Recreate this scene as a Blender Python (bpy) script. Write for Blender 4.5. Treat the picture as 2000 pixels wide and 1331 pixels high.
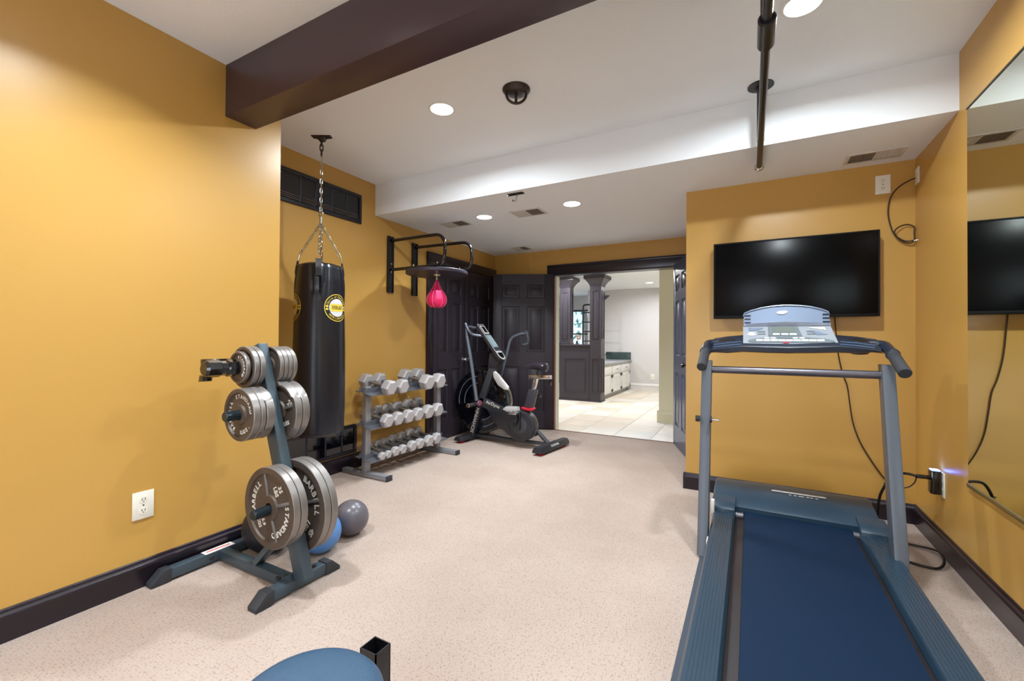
import bpy, bmesh, math, random
from mathutils import Vector, Matrix
random.seed(7)
PI = math.pi
C = bpy.context.scene.collection
for o in list(bpy.data.objects): bpy.data.objects.remove(o, do_unlink=True)

# ------------------------------------------------------------------ camera
FPX, PX, PY0, EYE = 852.7, 1000.0, 657.5, 1.205
_a, _b, _c = [math.radians(t) for t in (28.607, .525, .366)]
FW = Vector((-math.sin(_a)*math.cos(_b), math.cos(_a)*math.cos(_b), math.sin(_b)))
_R0 = Vector((math.cos(_a), math.sin(_a), 0)); _U0 = _R0.cross(FW)
RT = _R0*math.cos(_c)+_U0*math.sin(_c); UP = -_R0*math.sin(_c)+_U0*math.cos(_c)
EYEV = Vector((0, 0, EYE))
cd = bpy.data.cameras.new('camera'); cam = bpy.data.objects.new('camera', cd); C.objects.link(cam)
cam.matrix_world = Matrix(((RT.x, UP.x, -FW.x, 0), (RT.y, UP.y, -FW.y, 0), (RT.z, UP.z, -FW.z, EYE), (0, 0, 0, 1)))
cd.sensor_width = 36; cd.lens = FPX/2000*36; cd.shift_y = -8/2000; cd.clip_start = .02
bpy.context.scene.camera = cam

# survey helpers: a sight line of the photograph met with a real plane of the room
def ray(u, v): return FW+(u-PX)/FPX*RT+(PY0-v)/FPX*UP
def atx(u, v, x): r = ray(u, v); return EYEV+r*(x/r.x)
def aty(u, v, y): r = ray(u, v); return EYEV+r*(y/r.y)
def atz(u, v, z): r = ray(u, v); return EYEV+r*((z-EYE)/r.z)

# ------------------------------------------------------------------ world, exposure, lamps
w = bpy.data.worlds.new('world'); bpy.context.scene.world = w; w.use_nodes = True
nt = w.node_tree; bgn = nt.nodes['Background']
sky = nt.nodes.new('ShaderNodeTexSky'); sky.sky_type = 'HOSEK_WILKIE'; sky.turbidity = 3
sky.sun_direction = (0.3, -0.5, 0.8)
nt.links.new(sky.outputs[0], bgn.inputs[0]); bgn.inputs[1].default_value = 7
vs = bpy.context.scene.view_settings
vs.view_transform = 'Standard'; vs.look = 'None'; vs.gamma = 1; vs.exposure = 0.0; vs.use_curve_mapping = False

ZL, ZU = 2.438, 2.745            # lower and upper ceiling
XR, XL, XREC, YB, YTV, YSOF = .97, -2.59, -3.274, 5.473, 3.847, 3.145
ZO = 2.5                         # ceiling of the next room
LAMP = (.87, .955, 1.0)
def can_light_power(x, y, z, watts, col=LAMP, size=.13, spread=168):
    l = bpy.data.lights.new('can_light_beam', 'AREA'); l.shape = 'DISK'; l.size = size; l.energy = watts; l.color = col
    l.spread = math.radians(spread)
    o = bpy.data.objects.new('can_light_beam', l); o.location = (x, y, z-.012); C.objects.link(o)
GYM_CANS = [(-1.805, 2.313, ZU, 33), (.209, 2.361, ZU, 36), (-2.333, 3.685, ZL, 22), (-1.407, 3.688, ZL, 22),
            (-1.80, .70, ZU, 30), (.209, .75, ZU, 22), (-1.80, -1.2, ZU, 18), (.209, -1.2, ZU, 18)]  # last two, behind the camera, are added to even out the room light
NEXT_CANS = [(-1.95, 7.9, ZO, 27), (-3.25, 7.9, ZO, 30), (-1.95, 9.9, ZO, 26), (-4.9, 9.3, ZO, 40), (-4.6, 6.7, ZO, 30)]  # last three are added to brighten the next room
for k, (x, y, z, p) in enumerate(GYM_CANS): can_light_power(x, y, z, p, spread=168 if k < 2 else 132)
for x, y, z, p in NEXT_CANS: can_light_power(x, y, z, p, (.97, .98, 1))
# added cool fill lamp before the solid rear wall, standing in for daylight
dl = bpy.data.lights.new('rear_cool_fill', 'AREA'); dl.shape = 'RECTANGLE'; dl.size = 1.7; dl.size_y = 1.9; dl.energy = 62; dl.color = (.72, .85, 1)
do = bpy.data.objects.new('rear_cool_fill', dl); do.location = (-.9, -2.62, 1.1); do.rotation_euler = (math.radians(-90), 0, math.radians(180)); C.objects.link(do)
do.rotation_euler = (math.radians(90), 0, 0)

# ------------------------------------------------------------------ materials
MATS = {}
def mat(name, col, rough=.5, metal=0, emit=0, ecol=None, bump=None, vary=None, coat=0, spec=.5, alpha=None, trans=0):
    if name in MATS: return MATS[name]
    m = bpy.data.materials.new(name); m.use_nodes = True; t = m.node_tree; b = t.nodes['Principled BSDF']
    b.inputs['Base Color'].default_value = (*col, 1); b.inputs['Roughness'].default_value = rough; b.inputs['Metallic'].default_value = metal
    b.inputs['Specular IOR Level'].default_value = spec
    if coat: b.inputs['Coat Weight'].default_value = coat; b.inputs['Coat Roughness'].default_value = .1
    if emit: b.inputs['Emission Color'].default_value = (*(ecol or col), 1); b.inputs['Emission Strength'].default_value = emit
    if trans: b.inputs['Transmission Weight'].default_value = trans
    tc = t.nodes.new('ShaderNodeTexCoord')
    if bump:
        sc, st = bump; n = t.nodes.new('ShaderNodeTexNoise'); n.inputs['Scale'].default_value = sc; n.inputs['Detail'].default_value = 4
        bp = t.nodes.new('ShaderNodeBump'); bp.inputs['Strength'].default_value = st; bp.inputs['Distance'].default_value = .002
        t.links.new(tc.outputs['Object'], n.inputs['Vector']); t.links.new(n.outputs['Fac'], bp.inputs['Height']); t.links.new(bp.outputs[0], b.inputs['Normal'])
    if vary:
        sc, am = vary; n = t.nodes.new('ShaderNodeTexNoise'); n.inputs['Scale'].default_value = sc; n.inputs['Detail'].default_value = 5
        mp = t.nodes.new('ShaderNodeMapRange'); mp.inputs[3].default_value = 1-am; mp.inputs[4].default_value = 1+am
        hs = t.nodes.new('ShaderNodeHueSaturation'); hs.inputs['Color'].default_value = (*col, 1)
        t.links.new(tc.outputs['Object'], n.inputs['Vector']); t.links.new(n.outputs['Fac'], mp.inputs[0]); t.links.new(mp.outputs[0], hs.inputs['Value'])
        t.links.new(hs.outputs[0], b.inputs['Base Color'])
    MATS[name] = m; return m
def s(r, g, b):
    f = lambda c: (c/255/12.92 if c/255 <= .04045 else ((c/255+.055)/1.055)**2.4)
    return (f(r), f(g), f(b))
M_WALL = mat('ochre_wall_paint', s(194, 150, 76), .34, bump=(160, .10), spec=.5)
M_CEIL = mat('ceiling_paint', s(236, 239, 243), .85, bump=(90, .35))
M_TRIM = mat('espresso_trim', s(34, 25, 34), .28, spec=.5, bump=(60, .05))
M_BEAM = mat('beam_paint', s(62, 44, 50), .38, bump=(60, .1))
M_DOOR = mat('door_paint', s(44, 37, 45), .4, spec=.35, bump=(80, .08))
M_WHITE = mat('white_plastic', s(236, 232, 220), .35)
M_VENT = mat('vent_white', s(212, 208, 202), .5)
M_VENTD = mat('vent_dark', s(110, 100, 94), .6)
M_LAMPG = mat('lamp_lens', (1, 1, 1), .5, emit=14)
M_BLACK = mat('black_plastic', s(22, 22, 25), .35)
M_BLACKG = mat('gloss_black', s(10, 10, 13), .12, coat=.5)
M_STEELB = mat('slate_blue_enamel', s(66, 80, 90), .42, metal=.25, bump=(150, .08))
M_RUBBER = mat('black_rubber', s(44, 46, 52), .6)
M_IRON = mat('cast_iron_grey', s(120, 112, 108), .42, metal=.55, vary=(14, .1), bump=(160, .35))
M_IRONF = mat('cast_iron_dark', s(86, 74, 66), .5, metal=.35, vary=(18, .15), bump=(160, .4))
M_RIM = mat('worn_steel_rim', s(140, 135, 132), .36, metal=.6, vary=(30, .12), bump=(120, .25))
M_LET = mat('raised_lettering', s(205, 200, 192), .5)
M_CHROME = mat('chrome', s(215, 215, 218), .16, metal=1)
M_ZINC = mat('zinc_chain', s(190, 188, 180), .28, metal=1)
M_BRONZE = mat('dark_bronze', s(72, 62, 60), .35, metal=.7)
M_HEX = mat('hex_grey_enamel', s(176, 172, 174), .42, metal=.15, vary=(25, .06), bump=(150, .2))
M_HEXD = mat('hex_handle', s(150, 152, 158), .3, metal=.8)
M_RACK = mat('rack_silver_grey', s(150, 150, 156), .35, metal=.4)
M_VINYL = mat('bag_vinyl', s(13, 17, 28), .3, bump=(26, .25), spec=.6)  # black vinyl; its bluish sheen is mixed into the base colour
M_PINK = mat('pink_leather', s(232, 30, 100), .38, bump=(60, .3))
M_PINKL = mat('pink_piping', s(255, 110, 165), .4)
M_GOLD = mat('gold_print', s(226, 196, 74), .4)
M_SILV = mat('silver_print', s(208, 208, 214), .4)
M_PRINTB = mat('black_print', s(14, 14, 16), .4)
M_TV = mat('tv_screen', s(4, 4, 6), .26, spec=.14)
M_BEZEL = mat('tv_bezel', s(10, 10, 12), .5, spec=.2)
M_UPR = mat('treadmill_grey_enamel', s(92, 97, 106), .4, metal=.3)
M_BAR = mat('treadmill_bar', s(108, 104, 112), .3, metal=.5)
M_DECKP = mat('treadmill_dark_plastic', s(30, 54, 72), .34, bump=(200, .1), spec=.6)
M_BELT = mat('treadmill_belt', s(2, 30, 56), .6, bump=(900, .5), spec=.15)
M_CONS = mat('console_silver', s(122, 136, 160), .32, metal=.35)
M_CONS2 = mat('console_face', s(138, 144, 152), .4)
M_CONSD = mat('console_charcoal', s(96, 106, 112), .4)
M_KEY = mat('console_keys', s(200, 202, 202), .45)
M_LCD = mat('console_lcd', s(104, 112, 108), .25)
M_NAVY = mat('console_tray_plastic', s(26, 36, 52), .3, spec=.6)
M_FOAM = mat('grip_foam', s(44, 46, 52), .6, bump=(300, .3))
M_MAT = mat('grey_mat', s(56, 64, 76), .8, bump=(300, .8))
M_BLUEB = mat('blue_ball_rubber', s(84, 134, 196), .5, bump=(60, .15))
M_GREYB = mat('grey_ball_vinyl', s(94, 90, 98), .3, bump=(200, .08))
M_BLKB = mat('black_ball_rubber', s(28, 28, 36), .55)
M_CORD = mat('black_cord', s(24, 22, 22), .5)
M_BCORD = mat('brown_cord', s(52, 34, 24), .5)
M_RED = mat('red_plastic', s(206, 26, 52), .4)
M_BIKE = mat('bike_charcoal', s(62, 62, 68), .32, metal=.3)
M_BIKEB = mat('bike_black_shroud', s(40, 39, 44), .34)
M_GREYT = mat('bike_arm_grey', s(98, 104, 116), .35, metal=.4)
M_SATIN = mat('satin_silver', s(206, 204, 204), .25, metal=.35)
M_SCREEN = mat('bike_display', s(130, 150, 156), .3)
M_PAD = mat('bench_vinyl', s(48, 82, 112), .42, bump=(420, .7), spec=.5)  # black vinyl with its bluish reflections put into the base colour
M_TUBEB = mat('bench_black_steel', s(26, 24, 30), .3)
M_PAPER = mat('warning_label', s(232, 226, 222), .5)
M_WINF = mat('window_frame_black', s(20, 22, 32), .3)
M_PANE = mat('dark_pane', s(5, 6, 14), .08, spec=.6)
M_NWALL = mat('next_room_grey_wall', s(205, 203, 203), .7)
M_CREAM = mat('cream_wall', s(214, 208, 180), .6)
M_COL = mat('column_stain', s(54, 50, 58), .35)
M_CAB = mat('white_cabinet', s(224, 223, 224), .45)
M_COUNT = mat('grey_counter', s(150, 152, 156), .3)
M_GRAN = mat('green_granite', s(62, 78, 76), .2, vary=(40, .4))
M_TILEF = mat('tile_grout', s(196, 186, 174), .6)
M_TILE = [mat('stone_tile_%s' % n, c, .5, vary=(2.6, .09), bump=(12, .1)) for n, c in
          (('pale', s(222, 214, 202)), ('warm', s(214, 202, 186)), ('cool', s(226, 220, 212)))]
M_STONE = mat('stacked_stone', s(120, 124, 138), .7, vary=(8, .3))
M_LEAF = mat('tree_leaves', s(80, 165, 140), .7, vary=(3, .4))
M_FLOWER = mat('orange_petals', s(205, 158, 138), .6)
M_VASE = mat('slate_vase', s(70, 84, 110), .3)
M_REDWOOD = mat('raw_mahogany_edge', s(92, 34, 34), .4)
M_LED = mat('blue_led', s(60, 90, 255), .4, emit=30, ecol=(.1, .2, 1))
M_OUTD = mat('outlet_slot', s(60, 52, 44), .6)

def glass(name, col, alpha):
    m = bpy.data.materials.new(name); m.use_nodes = True; t = m.node_tree; b = t.nodes['Principled BSDF']
    b.inputs['Base Color'].default_value = (*col, 1); b.inputs['Roughness'].default_value = .08; b.inputs['Alpha'].default_value = alpha
    return m
M_SMOKE = glass('smoked_fan_cover', s(8, 10, 18), .8)
M_CLEAR = glass('window_glass', (.9, .95, 1), .12)
M_MIRROR = mat('mirror_silvering', (.80, .86, .78), .012, metal=1)

# carpet: woven loop pile in soft cells
m = mat('looped_carpet', s(214, 198, 184), .95, spec=.15); t = m.node_tree; b = t.nodes['Principled BSDF']
tc = t.nodes.new('ShaderNodeTexCoord'); mp = t.nodes.new('ShaderNodeMapping'); mp.inputs['Scale'].default_value = (1, .62, 1)
vo = t.nodes.new('ShaderNodeTexVoronoi'); vo.inputs['Scale'].default_value = 150; vo.inputs['Randomness'].default_value = .55
wv = t.nodes.new('ShaderNodeTexNoise'); wv.inputs['Scale'].default_value = 1.7; wv.inputs['Detail'].default_value = 5
n2 = t.nodes.new('ShaderNodeTexNoise'); n2.inputs['Scale'].default_value = 130; n2.inputs['Detail'].default_value = 2
cr = t.nodes.new('ShaderNodeValToRGB'); cr.color_ramp.elements[0].position = .74; cr.color_ramp.elements[0].color = (1, 1, 1, 1)
cr.color_ramp.elements[1].position = .95; cr.color_ramp.elements[1].color = (.74, .68, .64, 1)
cr2 = t.nodes.new('ShaderNodeValToRGB'); cr2.color_ramp.elements[0].position = .35; cr2.color_ramp.elements[0].color = (.91, .88, .86, 1)
cr2.color_ramp.elements[1].position = .62; cr2.color_ramp.elements[1].color = (1.0, 1.0, 1.0, 1)
mx = t.nodes.new('ShaderNodeMix'); mx.data_type = 'RGBA'; mx.blend_type = 'MULTIPLY'; mx.inputs[0].default_value = 1
mx.inputs[6].default_value = (*s(178, 161, 151), 1)
mx2 = t.nodes.new('ShaderNodeMix'); mx2.data_type = 'RGBA'; mx2.blend_type = 'MULTIPLY'; mx2.inputs[0].default_value = 1
ml = t.nodes.new('ShaderNodeMath'); ml.operation = 'MULTIPLY'; mul2 = t.nodes.new('ShaderNodeMath'); mul2.operation = 'MULTIPLY'; mul2.inputs[1].default_value = 2.4
bp = t.nodes.new('ShaderNodeBump'); bp.inputs['Strength'].default_value = .8; bp.inputs['Distance'].default_value = .004; bp.invert = True
for a_, b_ in ((tc.outputs['Object'], mp.inputs[0]), (mp.outputs[0], vo.inputs['Vector']), (tc.outputs['Object'], wv.inputs['Vector']),
               (tc.outputs['Object'], n2.inputs['Vector']), (vo.outputs['Distance'], ml.inputs[0]), (n2.outputs['Fac'], mul2.inputs[0]),
               (mul2.outputs[0], ml.inputs[1]), (ml.outputs[0], cr.inputs[0]), (wv.outputs['Fac'], cr2.inputs[0]),
               (cr2.outputs[0], mx.inputs[7]), (mx.outputs[2], mx2.inputs[6]), (cr.outputs[0], mx2.inputs[7]), (mx2.outputs[2], b.inputs['Base Color']),
               (vo.outputs['Distance'], bp.inputs['Height']), (bp.outputs[0], b.inputs['Normal'])): t.links.new(a_, b_)
M_CARPET = m

# ------------------------------------------------------------------ mesh helpers
class MB:
    def __init__(self): self.b = bmesh.new(); self.x = Matrix.Identity(4)
    def _add(self, verts, faces, smooth=False):
        vs_ = [self.b.verts.new(self.x @ Vector(v)) for v in verts]; out = []
        for f in faces:
            try: q = self.b.faces.new([vs_[i] for i in f]); q.smooth = smooth; out.append(q)
            except ValueError: pass
        return vs_, out
    def box(self, x0, x1, y0, y1, z0, z1, bev=0, M=None):
        if x1 < x0: x0, x1 = x1, x0
        if y1 < y0: y0, y1 = y1, y0
        if z1 < z0: z0, z1 = z1, z0
        v = [(x, y, z) for x in (x0, x1) for y in (y0, y1) for z in (z0, z1)]
        if M is not None: v = [M @ Vector(p) for p in v]
        vs_, fs = self._add(v, [(0, 1, 3, 2), (4, 6, 7, 5), (0, 4, 5, 1), (2, 3, 7, 6), (0, 2, 6, 4), (1, 5, 7, 3)])
        if bev:
            ed = list({e for f in fs for e in f.edges})
            bmesh.ops.bevel(self.b, geom=ed, offset=bev, segments=2, affect='EDGES', profile=.5)
        return self
    def bar(self, p, q, wd, ht, up=(0, 0, 1), bev=0, ext=0):
        p, q = Vector(p), Vector(q); d = (q-p); L = d.length; d.normalize(); sx = d.cross(Vector(up)).normalized(); uy = sx.cross(d)
        M = Matrix(((sx.x, d.x, uy.x, p.x), (sx.y, d.y, uy.y, p.y), (sx.z, d.z, uy.z, p.z), (0, 0, 0, 1)))
        return self.box(-wd/2, wd/2, -ext, L+ext, -ht/2, ht/2, bev, M)
    def prism(self, poly, axis, a, c, smooth=False, bev=0):
        n = len(poly)
        def P(t, k):
            if axis == 'x': return (k, t[0], t[1])
            if axis == 'y': return (t[0], k, t[1])
            return (t[0], t[1], k)
        v = [P(t, a) for t in poly]+[P(t, c) for t in poly]
        vs_, fs = self._add(v, [tuple(range(n))]+[tuple(range(2*n-1, n-1, -1))]+[(i, i+n, (i+1) % n+n, (i+1) % n) for i in range(n)], False)
        if smooth:
            for f in fs[2:]: f.smooth = True
        if bev:
            ed = [e for f in fs[:2] for e in f.edges]
            bmesh.ops.bevel(self.b, geom=ed, offset=bev, segments=2, affect='EDGES', profile=.5)
        return self
    def tube(self, pts, r, seg=12, caps=True, closed=False):
        pts = [Vector(p) for p in pts]; n = len(pts); rr = r if isinstance(r, (list, tuple)) else [r]*n
        tg = []
        for i in range(n):
            if closed: d = pts[(i+1) % n]-pts[i-1]
            else: d = pts[min(i+1, n-1)]-pts[max(i-1, 0)]
            tg.append(d.normalized())
        u = tg[0].orthogonal().normalized(); rings = []; V = []; F = []
        for i in range(n):
            u = (u-tg[i]*u.dot(tg[i])).normalized(); w_ = tg[i].cross(u)
            rings.append(len(V))
            for k in range(seg):
                a_ = 2*PI*k/seg; V.append(pts[i]+(u*math.cos(a_)+w_*math.sin(a_))*rr[i])
        rng = range(n) if closed else range(n-1)
        for i in rng:
            A, B_ = rings[i], rings[(i+1) % n]
            for k in range(seg): F.append((A+k, A+(k+1) % seg, B_+(k+1) % seg, B_+k))
        vs_, fs = self._add(V, F, True)
        if caps and not closed:
            for ring, rev in ((0, True), (rings[-1], False)):
                idx = [vs_[ring+k] for k in range(seg)]
                if rev: idx.reverse()
                self.b.faces.new(idx)
        return self
    def cyl(self, p, q, r, seg=24, bev=0):
        p, q = Vector(p), Vector(q)
        if bev:
            d = (q-p).normalized()
            return self.tube([p, p+d*bev*.02, p+d*bev, q-d*bev, q-d*bev*.02, q], [r-bev, r-bev*.98, r, r, r-bev*.98, r-bev], seg)
        n0 = len(self.b.faces); return self.tube([p, q], r, seg)
    def lathe(self, prof, seg=32, M=None, smooth=True, cap=True):
        M = M or Matrix.Identity(4); V = []; F = []; n = len(prof)
        for (r, z) in prof:
            for k in range(seg): a_ = 2*PI*k/seg; V.append(M @ Vector((r*math.cos(a_), r*math.sin(a_), z)))
        for i in range(n-1):
            for k in range(seg): F.append((i*seg+k, i*seg+(k+1) % seg, (i+1)*seg+(k+1) % seg, (i+1)*seg+k))
        vs_, fs = self._add(V, F, smooth)
        if cap:
            if prof[0][0] > 1e-4: self.b.faces.new([vs_[k] for k in range(seg)][::-1])
            if prof[-1][0] > 1e-4: self.b.faces.new([vs_[(n-1)*seg+k] for k in range(seg)])
        return self
    def ball(self, c, r, seg=32, sc=(1, 1, 1)):
        prof = [(max(r*math.sin(PI*i/20), 1e-5), -r*math.cos(PI*i/20)) for i in range(21)]
        return self.lathe(prof, seg, Matrix.Translation(Vector(c)) @ Matrix.Diagonal((*sc, 1)), cap=False)
    def build(self, name, m, parent=None, origin=None, kind=None):
        bmesh.ops.remove_doubles(self.b, verts=self.b.verts, dist=1e-6)
        bmesh.ops.recalc_face_normals(self.b, faces=self.b.faces)
        off = Vector((0, 0, 0))
        if parent is not None:
            q = parent
            while q is not None: off += Vector(q.location); q = q.parent
        if origin is not None: off += Vector(origin)
        for v in self.b.verts: v.co -= off
        me = bpy.data.meshes.new(name); self.b.to_mesh(me); self.b.free()
        me.materials.append(m)
        try: me.set_sharp_from_angle(angle=math.radians(38))
        except Exception: pass
        o = bpy.data.objects.new(name, me); C.objects.link(o)
        if parent is not None: o.parent = parent
        if origin is not None: o.location = origin
        if kind: o['kind'] = kind
        return o
def tag(o, label=None, cat=None, group=None, kind=None):
    if label: o['label'] = label
    if cat: o['category'] = cat
    if group: o['group'] = group
    if kind: o['kind'] = kind
    return o
def thing(name, label, cat, loc, group=None):
    o = bpy.data.objects.new(name, None); o.empty_display_size = .05; C.objects.link(o); o.location = loc
    return tag(o, label, cat, group)
def copy_tree(o, parent=None):
    c = o.copy(); C.objects.link(c); c.parent = parent
    for ch in list(o.children): copy_tree(ch, c)
    return c
def smooth_path(pts, n=6):
    pts = [Vector(p) for p in pts]; out = []
    for i in range(len(pts)-1):
        p0 = pts[max(i-1, 0)]; p1 = pts[i]; p2 = pts[i+1]; p3 = pts[min(i+2, len(pts)-1)]
        for k in range(n):
            t_ = k/n; out.append(.5*((2*p1)+(-p0+p2)*t_+(2*p0-5*p1+4*p2-p3)*t_*t_+(-p0+3*p1-3*p2+p3)*t_**3))
    out.append(pts[-1]); return out
def fillet(pts, r, n=6):
    pts = [Vector(p) for p in pts]; out = [pts[0]]
    for i in range(1, len(pts)-1):
        a_ = (pts[i-1]-pts[i]); c_ = (pts[i+1]-pts[i]); ra = min(r, a_.length*.45, c_.length*.45)
        A = pts[i]+a_.normalized()*ra; B_ = pts[i]+c_.normalized()*ra
        for k in range(n+1): t_ = k/n; out.append(A*(1-t_)**2+pts[i]*2*t_*(1-t_)+B_*t_*t_)
    out.append(pts[-1]); return out
def circle(cx_, cy_, r, n=24, a0=0, a1=2*PI):
    full = abs(a1-a0-2*PI) < 1e-6; k_ = n if full else n+1
    return [(cx_+r*math.cos(a0+(a1-a0)*k/n), cy_+r*math.sin(a0+(a1-a0)*k/n)) for k in range(k_)]
_glyph = {}
def glyphs(txt, size, depth):
    key = (txt, size, depth)
    if key not in _glyph:
        cu = bpy.data.curves.new('lettering_source', 'FONT'); cu.body = txt; cu.size = size; cu.extrude = depth; cu.offset = size*.022 if depth > .0007 else size*.004; cu.align_x = 'CENTER'; cu.align_y = 'CENTER'; cu.resolution_u = 3
        o = bpy.data.objects.new('lettering_source', cu); C.objects.link(o); dg = bpy.context.evaluated_depsgraph_get(); dg.update()
        me = bpy.data.meshes.new_from_object(o.evaluated_get(dg)); r_ = ([v.co.copy() for v in me.vertices], [tuple(p.vertices) for p in me.polygons])
        bpy.data.objects.remove(o); bpy.data.curves.remove(cu); bpy.data.meshes.remove(me); _glyph[key] = r_
    return _glyph[key]
def add_text(mb, txt, size, M, depth=.0008, warp=None, sx=1):
    V, F = glyphs(txt, size, depth); V2 = []
    for v in V:
        v = Vector((v.x*sx, v.y, v.z)); V2.append(warp(v) if warp else M @ v)
    mb._add(V2, F)
def frame_matrix(o, xd, yd):
    xd, yd = Vector(xd).normalized(), Vector(yd).normalized(); zd = xd.cross(yd)
    return Matrix(((xd.x, yd.x, zd.x, o[0]), (xd.y, yd.y, zd.y, o[1]), (xd.z, yd.z, zd.z, o[2]), (0, 0, 0, 1)))
def add_arc_text(mb, txt, size, r, a_mid, M, spacing, flip=False, depth=.0008, sx=1):
    # letters round a circle in the plane of M, angles counted anticlockwise from +x
    n = len(txt)
    for i, ch in enumerate(txt):
        if ch == ' ': continue
        a_ = a_mid-(i-(n-1)/2)*spacing*(-1 if flip else 1)
        rot = a_-PI/2 if not flip else a_+PI/2
        T = M @ Matrix.Translation((r*math.cos(a_), r*math.sin(a_), 0)) @ Matrix.Rotation(rot, 4, 'Z')
        add_text(mb, ch, size, T, depth, sx=sx)

# ================================================================== SETTING
def struct(name, mb, m, parent=None): return mb.build(name, m, parent, kind=None if parent else 'structure')
struct('floor', MB().box(-3.45, 1.12, -2.75, YB+.02, -.08, 0), M_CARPET)
struct('wall_left', MB().box(-3.45, XL, -2.75, 1.699, 0, 3.0), M_WALL)
struct('wall_recess', MB().box(-3.45, XREC, 1.699, YB+.12, 0, 3.0), M_WALL)
OX0, OX1, OZ = -2.333, -.787, 2.10
mb = MB(); mb.box(XREC, OX0, YB, YB+.12, 0, 2.6); mb.box(OX0, OX1, YB, YB+.12, OZ, 2.6); mb.box(OX1, -.464, YB, YB+.12, 0, 2.6)
struct('wall_back', mb, M_WALL)
struct('wall_television', MB().box(-.464, 1.12, YTV, YB+.12, 0, 2.6), M_WALL)
struct('wall_right', MB().box(XR, 1.12, -2.75, YTV, 0, 3.0), M_WALL)
mb = MB(); mb.box(-2.59, 1.12, -2.87, -2.75, 0, 3.0); struct('wall_rear', mb, M_WALL)
struct('ceiling', MB().box(-3.45, 1.12, -2.75, YSOF, ZU, ZU+.1), M_CEIL)
struct('ceiling_soffit', MB().box(XREC, XR, YSOF, YB, ZL, ZU+.1), M_CEIL)
struct('trim_1', MB().box(XL, XR, 1.367, 1.541, 2.453, ZU, .004), M_BEAM)

BBP = [(0, 0), (.015, 0), (.015, .088), (.0185, .093), (.0185, .104), (.014, .110), (.009, .116), (.009, .124), (.004, .131), (0, .131)]
def baseboard(name, p, q, nrm, m=M_TRIM, sc=1):
    p, q, nrm = Vector(p), Vector(q), Vector(nrm); b_ = MB(); n = len(BBP); V = []
    for e in (p, q):
        for (d, z) in BBP: V.append(e+nrm*d*sc+Vector((0, 0, z*sc)))
    b_._add(V, [tuple(range(n)), tuple(range(2*n-1, n-1, -1))]+[(i, i+n, (i+1) % n+n, (i+1) % n) for i in range(n)])
    return struct(name, b_, m)
baseboard('baseboard_left', (XL, -2.75, 0), (XL, 1.699+.018, 0), (1, 0, 0))
baseboard('baseboard_return', (XREC, 1.699, 0), (XL+.018, 1.699, 0), (0, 1, 0))
baseboard('baseboard_recess', (XREC, 1.699, 0), (XREC, 3.93, 0), (1, 0, 0))
baseboard('baseboard_television', (-.464-.018, YTV, 0), (XR, YTV, 0), (0, -1, 0))
baseboard('baseboard_corner', (-.464, YTV-.018, 0), (-.464, YB, 0), (-1, 0, 0))
baseboard('baseboard_right', (XR, -2.75, 0), (XR, YTV, 0), (-1, 0, 0))
# casing round the double doorway
mb = MB(); mb.box(OX0-.10, -.464, YB-.022, YB, OZ, OZ+.13, .004); mb.box(OX0-.10, -.464, YB-.03, YB-.022, OZ+.10, OZ+.13, .003)
struct('trim_2', mb, M_TRIM)
mb = MB(); mb.box(OX0-.10, OX0-.006, YB-.022, YB, 0, OZ, .004); struct('trim_3', mb, M_TRIM)
mb = MB(); mb.box(OX1+.006, OX1+.10, YB-.022, YB, 0, OZ, .004); struct('trim_4', mb, M_TRIM)
mb = MB(); mb.box(OX0, OX0+.012, YB-.02, YB+.03, 0, OZ); struct('trim_5', mb, M_REDWOOD)
mb = MB(); mb.box(OX0, OX0+.014, YB+.03, YB+.14, 0, OZ); mb.box(OX1-.014, OX1, YB+.03, YB+.14, 0, OZ); struct('trim_6', mb, M_CREAM)
mb = MB(); mb.box(OX0, OX1, YB-.02, YB+.14, OZ-.014, OZ); struct('trim_7', mb, M_TRIM)
mb = MB(); mb.box(OX0, OX1, YB-.012, YB+.012, 0, .006, .002); struct('trim_8', mb, mat('threshold_strip', s(120, 96, 76), .5))

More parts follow.
